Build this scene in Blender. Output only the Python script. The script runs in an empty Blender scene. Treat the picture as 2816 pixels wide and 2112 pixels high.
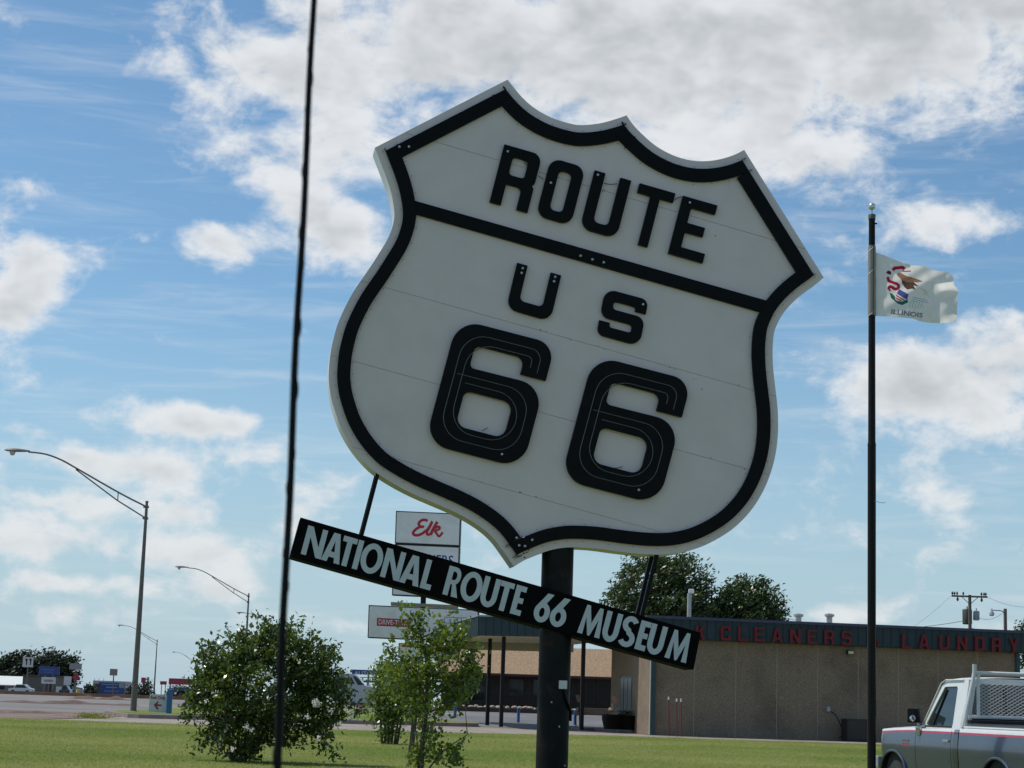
import bpy, bmesh, math, random
import numpy as np
from mathutils import Vector, Matrix
from mathutils.geometry import delaunay_2d_cdt
random.seed(7); rng = np.random.default_rng(11)
SC = bpy.context.scene
COL = SC.collection
V = Vector
# ------------------------------------------------------------------ camera
FPX = 5150.0                                  # focal length in pixels of the 2816 px wide photograph
TH = math.atan(869 / FPX); RO = 0.033         # pitch up, roll
EYE = V((0, 0, 1.25))
FWD = V((0, math.cos(TH), math.sin(TH))); UP0 = V((0, -math.sin(TH), math.cos(TH))); R0 = V((1, 0, 0))
CR = R0 * math.cos(RO) + UP0 * math.sin(RO); CU = UP0 * math.cos(RO) - R0 * math.sin(RO)
cam_d = bpy.data.cameras.new('camera'); cam = bpy.data.objects.new('camera', cam_d); COL.objects.link(cam)
cam_d.sensor_width = 36.0; cam_d.lens = FPX / 2816 * 36.0; cam_d.clip_start = 0.05; cam_d.clip_end = 9000
m3 = Matrix((CR, CU, -FWD)).transposed()
cam.matrix_world = Matrix.Translation(EYE) @ m3.to_4x4()
cam_d.dof.use_dof = True; cam_d.dof.focus_distance = 27.0; cam_d.dof.aperture_fstop = 24.0
SC.camera = cam
SC.view_settings.view_transform = 'Standard'; SC.view_settings.look = 'None'
SC.view_settings.exposure = 0.0; SC.view_settings.gamma = 1.0
SC.render.engine = 'CYCLES'
try:
    SC.cycles.use_denoising = True; SC.cycles.max_bounces = 6; SC.cycles.caustics_reflective = False; SC.cycles.caustics_refractive = False
    SC.cycles.transparent_max_bounces = 6
except Exception: pass

def ray(px, py): return FWD * FPX + CR * (px - 1408) + CU * (1056 - py)
def at(px, py, d):
    r = ray(px, py); return EYE + r * (d / r.y)
def at_plane(px, py, p, n):
    r = ray(px, py); return EYE + r * ((p - EYE).dot(n) / r.dot(n))
def smooth(a, b, x):
    t = min(1, max(0, (x - a) / (b - a))); return t * t * (3 - 2 * t)
def gz(y): return 0.5 * smooth(86, 108, y) - 0.005 * max(0, y - 125)
def on_ground(px, py):
    r = ray(px, py); r = r / r.y; y = 10.0
    while y < 3000:
        if EYE.z + r.z * y < gz(y): break
        y += 0.25
    return V((r.x * y, y, gz(y)))
def base(px, d): p = at(px, 1925, d); return V((p.x, d, gz(d)))

# ------------------------------------------------------------------ world: sky with clouds
SUN_EL = math.radians(60); SUN_A = math.radians(18)     # from the left, a little beyond the sign
SUN_V = V((-math.cos(SUN_A) * math.cos(SUN_EL), math.sin(SUN_A) * math.cos(SUN_EL), math.sin(SUN_EL)))
wld = bpy.data.worlds.new('World'); SC.world = wld; wld.use_nodes = True
nt = wld.node_tree; nt.nodes.clear()
class NG:
    def __init__(s, nt): s.nt = nt
    def n(s, t, **kw):
        nd = s.nt.nodes.new(t)
        for k, v in kw.items(): setattr(nd, k, v)
        return nd
    def put(s, sock, v):
        if isinstance(v, bpy.types.NodeSocket): s.nt.links.new(v, sock)
        else: sock.default_value = v
    def math(s, op, a, b=None, c=None, clamp=False):
        nd = s.n('ShaderNodeMath', operation=op); nd.use_clamp = clamp
        s.put(nd.inputs[0], a)
        if b is not None: s.put(nd.inputs[1], b)
        if c is not None: s.put(nd.inputs[2], c)
        return nd.outputs[0]
    def noise(s, vec, scale, detail=4, rough=.5, dist=0., lac=2.0):
        nd = s.n('ShaderNodeTexNoise'); s.put(nd.inputs['Vector'], vec)
        nd.inputs['Scale'].default_value = scale; nd.inputs['Detail'].default_value = detail
        nd.inputs['Roughness'].default_value = rough; nd.inputs['Distortion'].default_value = dist
        nd.inputs['Lacunarity'].default_value = lac
        return nd.outputs[0]
    def ramp(s, v, a, b, c=0., d=1.):
        nd = s.n('ShaderNodeMapRange'); nd.interpolation_type = 'SMOOTHSTEP'
        s.put(nd.inputs[0], v); nd.inputs[1].default_value = a; nd.inputs[2].default_value = b
        nd.inputs[3].default_value = c; nd.inputs[4].default_value = d
        return nd.outputs[0]
    def mix(s, f, a, b, mode='MIX'):
        nd = s.n('ShaderNodeMix', data_type='RGBA', blend_type=mode)
        s.put(nd.inputs[0], f); s.put(nd.inputs[6], a); s.put(nd.inputs[7], b)
        return nd.outputs[2]
g = NG(nt)
tc = g.n('ShaderNodeTexCoord'); D = tc.outputs['Generated']
sep = g.n('ShaderNodeSeparateXYZ'); nt.links.new(D, sep.inputs[0])
dx, dy, dz = sep.outputs
az = g.math('ARCTAN2', dx, dy); el = g.math('ARCSINE', dz)
# (px, py, half width, half height, weight) of the cloud masses in view; the noise carries on outside the frame
BL = [(2000, 60, 700, 260, 1.0), (2650, 60, 420, 260, .9), (1450, 60, 330, 240, .42), (1750, 330, 420, 130, .55), (2230, 540, 110, 95, .60), (2180, 420, 150, 70, .4),
      (760, 120, 270, 130, .55), (900, 330, 280, 200, .66), (600, 170, 200, 110, .42), (1150, 90, 260, 210, .55), (680, 450, 170, 70, .48), (760, 560, 150, 50, .36), (950, 640, 125, 105, .85),
      (50, 800, 130, 165, 1.1), (100, 690, 90, 60, .45), (640, 672, 140, 60, .9), (560, 640, 60, 40, .35), (400, 655, 30, 16, .3), (290, 750, 60, 30, .22),
      (540, 1150, 140, 64, .98), (650, 1170, 70, 30, .4), (215, 1262, 120, 42, .8), (450, 1300, 140, 50, .8), (110, 1385, 190, 50, .75), (500, 1420, 100, 40, .7), (200, 1500, 200, 46, .72),
      (620, 1520, 190, 50, .75), (160, 1602, 200, 26, .7), (165, 1688, 80, 34, .75), (560, 1620, 150, 42, .6), (930, 1350, 100, 48, .55), (830, 1440, 100, 55, .6), (340, 1710, 140, 40, .55), (20, 1640, 80, 30, .3), (760, 1260, 120, 50, .25),
      (2650, 1050, 280, 135, 1.25), (2380, 1100, 150, 80, .42), (2500, 990, 110, 60, .3), (2680, 600, 190, 70, .40), (2500, 640, 120, 60, .25), (2760, 400, 120, 60, .3), (2250, 820, 130, 80, .22), (2300, 1690, 130, 36, .42), (2470, 1690, 150, 40, .42), (2400, 1330, 400, 60, .20), (2600, 1500, 350, 50, .16),
      (250, 420, 360, 240, -.30), (400, 960, 300, 130, -.25), (2420, 800, 200, 90, -.25), (300, 1060, 200, 60, -.2), (1700, 900, 500, 400, -.1), (2600, 480, 110, 40, -.25)]
cm2 = g.n('ShaderNodeCombineXYZ'); nt.links.new(az, cm2.inputs[0]); nt.links.new(el, cm2.inputs[1]); AE = cm2.outputs[0]
tot = 0.0
for (px, py, wx, wy, amp) in BL:
    r = ray(px, py).normalized(); a0 = math.atan2(r.x, r.y); e0 = math.asin(r.z)
    ma = g.n('ShaderNodeVectorMath', operation='MULTIPLY_ADD'); nt.links.new(AE, ma.inputs[0])
    ma.inputs[1].default_value = (FPX / wx, FPX / wy, 0); ma.inputs[2].default_value = (-a0 * FPX / wx, -e0 * FPX / wy, 0)
    dt = g.n('ShaderNodeVectorMath', operation='DOT_PRODUCT'); nt.links.new(ma.outputs[0], dt.inputs[0]); nt.links.new(ma.outputs[0], dt.inputs[1])
    tot = g.math('MULTIPLY_ADD', g.math('POWER', .36788, dt.outputs['Value']), amp, tot)
def vmul(vec, sc, off=(0, 0, 0)):
    ma = g.n('ShaderNodeVectorMath', operation='MULTIPLY_ADD'); nt.links.new(vec, ma.inputs[0]); ma.inputs[1].default_value = sc; ma.inputs[2].default_value = off; return ma.outputs[0]
Q = vmul(D, (1.0, 1.0, 1.55))
n1 = g.noise(Q, 24.0, 8, .59, .2)                              # puffs
n4 = g.noise(vmul(D, (1, 1, 1.55), (0, 0, .012)), 24.0, 3, .6, .15)  # the same field a little higher up, for the shaded undersides
n3 = g.noise(Q, 3.2, 3, .5)                                     # large cover, also outside the frame
n2 = g.noise(vmul(D, (5., 5., 46.)), 1.9, 5, .62, .5)           # thin streaks
rest_ = g.math('MULTIPLY_ADD', n3, .9, -.66)
dens = g.math('ADD', g.math('MULTIPLY_ADD', g.math('SUBTRACT', n1, .5), 2.7, rest_), g.math('MULTIPLY', tot, .86))
cov = g.ramp(dens, -.10, .58)
core = g.ramp(g.math('ADD', g.math('MULTIPLY_ADD', g.math('SUBTRACT', n4, .5), 2.3, rest_), tot), .30, 1.55, 0., .95)
thin = g.math('MULTIPLY', g.ramp(n2, .44, .78), .26)
sky = g.n('ShaderNodeTexSky', sky_type='NISHITA'); sky.sun_disc = False
sky.sun_elevation = SUN_EL; sky.sun_rotation = math.atan2(SUN_V.x, SUN_V.y); sky.air_density = 1.0; sky.dust_density = 1.0; sky.ozone_density = 1.4; sky.altitude = 500
SKY_S = 0.10
cl_w = (8.1, 8.3, 8.5, 1); cl_g = (4.9, 5.15, 5.35, 1)
skyc = g.mix(1.0, sky.outputs[0], (0.84, 1.10, 1.18, 1), 'MULTIPLY')
haze = g.ramp(el, -.02, .24, .86, 0.)
skyc = g.mix(haze, skyc, (4.5, 5.9, 6.95, 1))                  # pale air low down
cloudc = g.mix(core, cl_w, cl_g)
cloudc = g.mix(g.math('MULTIPLY', haze, .38), cloudc, (6.3, 6.9, 7.2, 1))
skyc = g.mix(thin, skyc, cl_w)
fin = g.mix(g.math('MULTIPLY', cov, .95), skyc, cloudc)
bg = g.n('ShaderNodeBackground'); nt.links.new(fin, bg.inputs[0]); bg.inputs[1].default_value = SKY_S
wo = g.n('ShaderNodeOutputWorld'); nt.links.new(bg.outputs[0], wo.inputs[0])
try: wld.cycles.sampling_method = 'MANUAL'; wld.cycles.sample_map_resolution = 512
except Exception: pass
# ------------------------------------------------------------------ sun
sl = bpy.data.lights.new('sun', 'SUN'); sl.energy = 3.4; sl.angle = math.radians(0.6); sl.color = (1.0, .955, .88)
so = bpy.data.objects.new('sun', sl); COL.objects.link(so); so.location = (0, 0, 60)
so.rotation_euler = SUN_V.to_track_quat('Z', 'Y').to_euler()

# ------------------------------------------------------------------ materials
MATS = {}
def mat(name, col, rough=.6, metal=0., var=.12, scale=6., bump=0., bscale=40., spec=.5, col2=None, c2scale=2., c2lo=.5, c2hi=.65, coat=0., stretch=None):
    if name in MATS: return MATS[name]
    m = bpy.data.materials.new(name); m.use_nodes = True; MATS[name] = m
    q = NG(m.node_tree); b = m.node_tree.nodes['Principled BSDF']
    t = q.n('ShaderNodeTexCoord'); vec = t.outputs['Object']
    if stretch:
        mp = q.n('ShaderNodeMapping'); mp.inputs['Scale'].default_value = stretch; m.node_tree.links.new(vec, mp.inputs[0]); vec = mp.outputs[0]
    c = (*col, 1)
    if col2 is not None:
        c = q.mix(q.ramp(q.noise(vec, c2scale, 5, .6, .3), c2lo, c2hi), c, (*col2, 1))
    if var:
        f = q.ramp(q.noise(vec, scale, 5, .65), .25, .75, 1 - var, 1 + var)
        cc = q.n('ShaderNodeCombineXYZ')
        for i in range(3): m.node_tree.links.new(f, cc.inputs[i])
        c = q.mix(1.0, c, cc.outputs[0], 'MULTIPLY')
    q.put(b.inputs['Base Color'], c)
    q.put(b.inputs['Roughness'], q.ramp(q.noise(vec, scale * 1.7, 3), .3, .7, max(0.02, rough * .85), min(1, rough * 1.12)))
    b.inputs['Metallic'].default_value = metal
    b.inputs['Specular IOR Level'].default_value = spec
    b.inputs['Coat Weight'].default_value = coat
    b.inputs['Coat Roughness'].default_value = .06
    if bump:
        bp = q.n('ShaderNodeBump'); bp.inputs['Strength'].default_value = bump; bp.inputs['Distance'].default_value = .02
        m.node_tree.links.new(q.noise(vec, bscale, 5, .6), bp.inputs['Height']); m.node_tree.links.new(bp.outputs[0], b.inputs['Normal'])
    return m
def leaf_mat(name, col, col2, trans=.35, rough=.35, tcol=None, spec=.5, ri=.6, nsc=2.2):
    m = bpy.data.materials.new(name); m.use_nodes = True; q = NG(m.node_tree); L = m.node_tree.links
    b = m.node_tree.nodes['Principled BSDF']; out = m.node_tree.nodes['Material Output']
    geo = q.n('ShaderNodeNewGeometry'); t = q.n('ShaderNodeTexCoord')
    f = q.math('ADD', q.math('MULTIPLY', geo.outputs['Random Per Island'], ri), q.math('MULTIPLY', q.noise(t.outputs['Object'], nsc, 3), 1.1 - ri))
    c = q.mix(q.ramp(f, .2, .85), (*col, 1), (*col2, 1))
    q.put(b.inputs['Base Color'], c); b.inputs['Roughness'].default_value = rough; b.inputs['Specular IOR Level'].default_value = spec
    tr = q.n('ShaderNodeBsdfTranslucent'); q.put(tr.inputs[0], q.mix(1.0, c, (*(tcol or (1.5, 1.7, .6)), 1), 'MULTIPLY'))
    ms = q.n('ShaderNodeMixShader'); ms.inputs[0].default_value = trans
    L.new(b.outputs[0], ms.inputs[1]); L.new(tr.outputs[0], ms.inputs[2]); L.new(ms.outputs[0], out.inputs[0])
    return m
def glass_dark(name, col=(.015, .02, .022), rough=.04):
    m = bpy.data.materials.new(name); m.use_nodes = True; b = m.node_tree.nodes['Principled BSDF']
    b.inputs['Base Color'].default_value = (*col, 1); b.inputs['Roughness'].default_value = rough; b.inputs['Specular IOR Level'].default_value = .9
    return m

# ------------------------------------------------------------------ building blocks
def link(o, parent=None):
    COL.objects.link(o)
    if parent is not None:
        o.parent = parent
        if not parent.get('_local'):
            o.matrix_parent_inverse = parent.matrix_world.inverted()
    return o
def thing(name, label, cat, loc=(0, 0, 0), group=None, kind=None):
    o = bpy.data.objects.new(name, None); o.location = loc; COL.objects.link(o); o.empty_display_size = .2
    o.matrix_world = Matrix.Translation(V(loc))
    return tag(o, label, cat, group, kind)
def tag(o, label=None, cat=None, group=None, kind=None):
    if label: o['label'] = label
    if cat: o['category'] = cat
    if group: o['group'] = group
    if kind: o['kind'] = kind
    return o
class MB:
    def __init__(s): s.v = []; s.f = []; s.mi = []; s.cur = 0
    def add(s, vs, fs):
        n = len(s.v); s.v += [tuple(p) for p in vs]
        for f in fs: s.f.append(tuple(i + n for i in f)); s.mi.append(s.cur)
        return s
    def box(s, c, size, M=None):
        c = V(c); hx, hy, hz = size[0] / 2, size[1] / 2, size[2] / 2
        vs = [V((x, y, z)) for z in (-hz, hz) for y in (-hy, hy) for x in (-hx, hx)]
        vs = [(M @ p if M is not None else p) + c for p in vs]
        return s.add(vs, [(0, 2, 3, 1), (4, 5, 7, 6), (0, 1, 5, 4), (2, 6, 7, 3), (0, 4, 6, 2), (1, 3, 7, 5)])
    def hexa(s, b, t):       # bottom quad, top quad
        return s.add(list(b) + list(t), [(3, 2, 1, 0), (4, 5, 6, 7), (0, 1, 5, 4), (1, 2, 6, 5), (2, 3, 7, 6), (3, 0, 4, 7)])
    def tube(s, path, r, n=8, cap=True):
        path = [V(p) for p in path]; k = len(path)
        rs = r if isinstance(r, (list, tuple)) else [r] * k
        rings = []; prev = None
        for i, p in enumerate(path):
            t = (path[min(i + 1, k - 1)] - path[max(i - 1, 0)])
            t = t.normalized() if t.length > 1e-9 else V((0, 0, 1))
            a = prev if prev is not None else (V((0, 0, 1)) if abs(t.z) < .9 else V((1, 0, 0)))
            a = (a - t * a.dot(t)); a = a.normalized() if a.length > 1e-6 else t.orthogonal().normalized()
            prev = a; b = t.cross(a)
            rings.append([p + (a * math.cos(2 * math.pi * j / n) + b * math.sin(2 * math.pi * j / n)) * rs[i] for j in range(n)])
        vs = [q for rg in rings for q in rg]; fs = []
        for i in range(k - 1):
            for j in range(n):
                j2 = (j + 1) % n; fs.append((i * n + j, i * n + j2, (i + 1) * n + j2, (i + 1) * n + j))
        if cap: fs.append(tuple(range(n - 1, -1, -1))); fs.append(tuple(range((k - 1) * n, k * n)))
        return s.add(vs, fs)
    def lathe(s, prof, c=(0, 0, 0), n=16, M=None):   # prof: (r, z)
        c = V(c); vs = []; k = len(prof)
        for (r, z) in prof:
            for j in range(n):
                p = V((r * math.cos(2 * math.pi * j / n), r * math.sin(2 * math.pi * j / n), z)); vs.append((M @ p if M is not None else p) + c)
        fs = [(i * n + j, i * n + (j + 1) % n, (i + 1) * n + (j + 1) % n, (i + 1) * n + j) for i in range(k - 1) for j in range(n)]
        fs.append(tuple(range(n - 1, -1, -1))); fs.append(tuple(range((k - 1) * n, k * n)))
        return s.add(vs, fs)
    def prism(s, polys, fn, z0, z1):
        polys = [[(p[0], p[1]) for p in q] for q in polys]
        flat = [p for q in polys for p in q]; n = len(flat)
        edges = []; o = 0
        for q in polys: edges += [(o + i, o + (i + 1) % len(q)) for i in range(len(q))]; o += len(q)
        cv, _, cf, ov, _, _ = delaunay_2d_cdt([V(p) for p in flat], edges, [], 0, 1e-7)
        remap = {i: (src[0] if src else None) for i, src in enumerate(ov)}
        extra = [i for i in remap if remap[i] is None]
        for k, i in enumerate(extra): remap[i] = n + k
        allp = flat + [(cv[i].x, cv[i].y) for i in extra]; N = len(allp)
        def inside(x, y):
            c = False
            for q in polys:
                for i in range(len(q)):
                    (x1, y1), (x2, y2) = q[i - 1], q[i]
                    if (y1 > y) != (y2 > y) and x < (x2 - x1) * (y - y1) / (y2 - y1) + x1: c = not c
            return c
        tris = []
        for f in cf:
            t = [remap[i] for i in f]
            if len(set(t)) == 3 and inside(sum(allp[i][0] for i in t) / 3, sum(allp[i][1] for i in t) / 3): tris.append(tuple(t))
        vs = [fn(x, y, z0) for x, y in allp] + [fn(x, y, z1) for x, y in allp]
        fs = tris + [tuple(i + N for i in reversed(t)) for t in tris]
        o = 0
        for q in polys:
            m = len(q)
            for i in range(m):
                a, b = o + i, o + (i + 1) % m; fs.append((a, b, b + N, a + N))
            o += m
        return s.add(vs, fs)
    def grid(s, pts, nu, nv):       # pts[i*nv+j]
        return s.add(pts, [(i * nv + j, (i + 1) * nv + j, (i + 1) * nv + j + 1, i * nv + j + 1) for i in range(nu - 1) for j in range(nv - 1)])
    def build(s, name, mats, parent=None, smooth=False, recalc=True, bevel=0.):
        me = bpy.data.meshes.new(name); me.from_pydata(s.v, [], s.f)
        for m in (mats if isinstance(mats, (list, tuple)) else [mats]): me.materials.append(m)
        if any(s.mi): me.polygons.foreach_set('material_index', s.mi)
        if recalc:
            bm = bmesh.new(); bm.from_mesh(me); bmesh.ops.recalc_face_normals(bm, faces=bm.faces)
            if bevel: bmesh.ops.bevel(bm, geom=[e for e in bm.edges if e.calc_face_angle(0) > .5], offset=bevel, segments=2, affect='EDGES', profile=.6)
            bm.to_mesh(me); bm.free()
        if smooth:
            me.polygons.foreach_set('use_smooth', [True] * len(me.polygons))
            try: me.set_sharp_from_angle(angle=math.radians(smooth if smooth is not True else 40))
            except Exception: pass
        me.update()
        o = bpy.data.objects.new(name, me); return link(o, parent)
def copy_tree(o, parent=None):
    c = o.copy(); COL.objects.link(c); c.parent = parent
    for ch in list(o.children): copy_tree(ch, c)
    return c
def fil(pts, seg=6):
    out = []; n = len(pts)
    for i, p in enumerate(pts):
        r = p[2] if len(p) > 2 else 0
        b = V((p[0], p[1]))
        if not r: out.append((b.x, b.y)); continue
        a = V(pts[i - 1][:2]); c = V(pts[(i + 1) % n][:2])
        d1 = (a - b); d2 = (c - b); l1, l2 = d1.length, d2.length; d1 /= l1; d2 /= l2
        ang = math.acos(max(-1, min(1, d1.dot(d2)))); cut = min(r / math.tan(ang / 2), l1 * .5, l2 * .5); rr = cut * math.tan(ang / 2)
        ctr = b + (d1 + d2).normalized() * (rr / math.sin(ang / 2))
        s_ = b + d1 * cut; e_ = b + d2 * cut
        a0 = math.atan2(s_.y - ctr.y, s_.x - ctr.x); a1 = math.atan2(e_.y - ctr.y, e_.x - ctr.x); da = (a1 - a0 + math.pi) % (2 * math.pi) - math.pi
        for k in range(seg + 1):
            t = a0 + da * k / seg; out.append((ctr.x + rr * math.cos(t), ctr.y + rr * math.sin(t)))
    return out
def ell(cx, cy, rx, ry, a0=0, a1=360, n=28):
    return [(cx + rx * math.cos(math.radians(a0 + (a1 - a0) * k / n)), cy + ry * math.sin(math.radians(a0 + (a1 - a0) * k / n))) for k in range(n + (0 if abs(a1 - a0) == 360 else 1))]
def stroke(path, w):                 # outline polygon of a polyline stroke
    L, Rr = [], []; k = len(path)
    for i in range(k):
        a = V(path[max(i - 1, 0)]); b = V(path[min(i + 1, k - 1)]); t = (b - a).normalized(); n = V((-t.y, t.x))
        ww = (w[i] if isinstance(w, (list, tuple)) else w) / 2; p = V(path[i])
        L.append(tuple(p + n * ww)); Rr.append(tuple(p - n * ww))
    return L + Rr[::-1]
def catmull(pts, n=8):
    out = []; P_ = [V(p) for p in pts]; P_ = [P_[0] * 2 - P_[1]] + P_ + [P_[-1] * 2 - P_[-2]]
    for i in range(1, len(P_) - 2):
        a, b, c, d = P_[i - 1:i + 3]
        for k in range(n):
            t = k / n; out.append(tuple(.5 * ((2 * b) + (c - a) * t + (2 * a - 5 * b + 4 * c - d) * t * t + (3 * b - a - 3 * c + d) * t ** 3)))
    out.append(tuple(P_[-2])); return out
def inset(poly, d):                  # move every edge inwards by d (closed polygon)
    A = sum(poly[i - 1][0] * poly[i][1] - poly[i][0] * poly[i - 1][1] for i in range(len(poly))); sg = 1 if A > 0 else -1
    n = len(poly); out = []
    for i in range(n):
        a, b, c = V(poly[i - 1]), V(poly[i]), V(poly[(i + 1) % n])
        t1 = (b - a).normalized(); t2 = (c - b).normalized(); n1 = V((-t1.y, t1.x)) * sg; n2 = V((-t2.y, t2.x)) * sg
        m = n1 + n2; m = m / max(.25, m.dot(m)) * 2; out.append(tuple(b + m * d))
    return out
def clip_half(poly, a, nrm, keep=1):  # Sutherland-Hodgman by a half plane
    out = []; n = len(poly); f = lambda p: ((p[0] - a[0]) * nrm[0] + (p[1] - a[1]) * nrm[1]) * keep
    for i in range(n):
        p, q = poly[i], poly[(i + 1) % n]; fp, fq = f(p), f(q)
        if fp >= 0: out.append(p)
        if fp * fq < 0: t = fp / (fp - fq); out.append((p[0] + (q[0] - p[0]) * t, p[1] + (q[1] - p[1]) * t))
    return out
def text_polys(s, bold=0.):           # triangles of a text in the built-in font, normalised to cap height 1, left at 0
    cu = bpy.data.curves.new('txt', 'FONT'); cu.body = s; cu.size = 1; cu.offset = bold; cu.resolution_u = 3
    o = bpy.data.objects.new('txt', cu); COL.objects.link(o)
    dg = bpy.context.evaluated_depsgraph_get(); me = bpy.data.meshes.new_from_object(o.evaluated_get(dg))
    vs = [(v.co.x, v.co.y) for v in me.vertices]; fs = [tuple(p.vertices) for p in me.polygons]
    bpy.data.objects.remove(o); bpy.data.meshes.remove(me); bpy.data.curves.remove(cu)
    x0 = min(v[0] for v in vs); x1 = max(v[0] for v in vs); y0 = min(v[1] for v in vs); y1 = max(v[1] for v in vs)
    return [((x - x0) / (x1 - x0), (y - y0) / (y1 - y0)) for x, y in vs], fs
def text_on(name, s, fn, material, parent, bold=0.):   # fn(u, v) -> point, the text fills the unit square
    vs, fs = text_polys(s, bold); b = MB(); b.add([fn(x, y) for x, y in vs], fs); return b.build(name, material, parent, recalc=False)

# ---- block letters (width w, height h, stroke t, bar b)
def block(ch, w, h, t, b=None, r=None):
    b = b or t * .85; r = w * .3 if r is None else r
    if ch == 'O': return [fil([(0, 0, r), (w, 0, r), (w, h, r), (0, h, r)]), fil([(t, b, r * .45), (w - t, b, r * .45), (w - t, h - b, r * .45), (t, h - b, r * .45)])]
    if ch == 'U': return [fil([(0, 0, r), (w, 0, r), (w, h), (w - t, h), (w - t, b, r * .45), (t, b, r * .45), (t, h), (0, h)])]
    if ch == 'T': return [[((w - t) / 2, 0), ((w + t) / 2, 0), ((w + t) / 2, h - b), (w, h - b), (w, h), (0, h), (0, h - b), ((w - t) / 2, h - b)]]
    if ch == 'E': return [[(0, 0), (w, 0), (w, b), (t, b), (t, h / 2 - b / 2), (w * .82, h / 2 - b / 2), (w * .82, h / 2 + b / 2), (t, h / 2 + b / 2), (t, h - b), (w, h - b), (w, h), (0, h)]]
    if ch == 'L': return [[(0, 0), (w, 0), (w, b), (t, b), (t, h), (0, h)]]
    if ch == 'R': return [fil([(0, 0), (t, 0), (t, .37 * h), (w - t, .37 * h, r * .4), (w - t, 0), (w, 0), (w, .41 * h, r * .3), (w * .93, .455 * h), (w, .50 * h, r * .3), (w, h, r * .8), (0, h)]),
                          fil([(t, .37 * h + b, r * .3), (w - t, .37 * h + b, r * .3), (w - t, h - b, r * .3), (t, h - b, r * .3)])]
    if ch == 'S':
        m = h / 2
        return [fil([(0, 0, r), (w, 0, r), (w, m + b / 2, r * .8), (t, m + b / 2, r * .3), (t, h - b, r * .3), (w - t, h - b, r * .3), (w - t, h - b * 1.42), (w, h - b * 1.42), (w, h, r), (0, h, r),
                     (0, m - b / 2, r * .8), (w - t, m - b / 2, r * .3), (w - t, b, r * .3), (t, b, r * .3), (t, b * 1.42), (0, b * 1.42)])]
    if ch == 'C': return [fil([(0, 0, r), (w, 0, r), (w, h * .33), (w - t, h * .33), (w - t, b, r * .4), (t, b, r * .4), (t, h - b, r * .4), (w - t, h - b, r * .4), (w - t, h * .67), (w, h * .67), (w, h, r), (0, h, r)])]
    if ch == 'D': return [fil([(0, 0), (w, 0, r), (w, h, r), (0, h)]), fil([(t, b), (w - t, b, r * .4), (w - t, h - b, r * .4), (t, h - b)])]
    if ch == 'N': return [[(0, 0), (t, 0), (t, h * .62), (w - t * 1.05, 0), (w, 0), (w, h), (w - t, h), (w - t, h * .38), (t * 1.05, h), (0, h)]]
    if ch == 'A':
        a = t * .62; hi = h * .78; xl = lambda y: t + (w / 2 - t) * y / hi; xr = lambda y: w - xl(y)
        return [[(0, 0), (w / 2 - a, h), (w / 2 + a, h), (w, 0), (w - t, 0), (xr(.18 * h), .18 * h), (xl(.18 * h), .18 * h), (t, 0)], [(xl(.36 * h), .36 * h), (xr(.36 * h), .36 * h), (w / 2, hi)]]
    if ch == 'K': return [[(0, 0), (t, 0), (t, .33 * h), (t * 1.5, .45 * h), (w - t * 1.1, 0), (w, 0), (t * 2.2, .58 * h), (w * .97, h), (w - t * 1.2, h), (t, .55 * h), (t, h), (0, h)]]
    if ch == 'Y': return [[(w / 2 - t / 2, 0), (w / 2 + t / 2, 0), (w / 2 + t / 2, .42 * h), (w, h), (w - t * 1.1, h), (w / 2, .58 * h), (t * 1.1, h), (0, h), (w / 2 - t / 2, .42 * h)]]
    if ch == '&': return [stroke(catmull([(w, .02 * h), (w * .55, .45 * h), (w * .25, .78 * h), (w * .45, .95 * h), (w * .62, .78 * h), (w * .2, .45 * h), (w * .1, .2 * h), (w * .4, .05 * h), (w * .75, .2 * h), (w * .9, .45 * h)], 5), t * .6)]
    if ch == '6':
        R = w * .24
        return [fil([(0, 0, R), (w, 0, R), (w, .66 * h, R), (.235 * w, .655 * h, .05 * w), (.235 * w, .835 * h, .06 * w), (.74 * w, .835 * h, .09 * w), (.74 * w, .705 * h), (w, .705 * h), (w, h, R), (0, h, R)], 9),
                fil([(.25 * w, .19 * h, .1 * w), (.745 * w, .19 * h, .1 * w), (.745 * w, .475 * h, .1 * w), (.25 * w, .475 * h, .07 * w)])]
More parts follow.
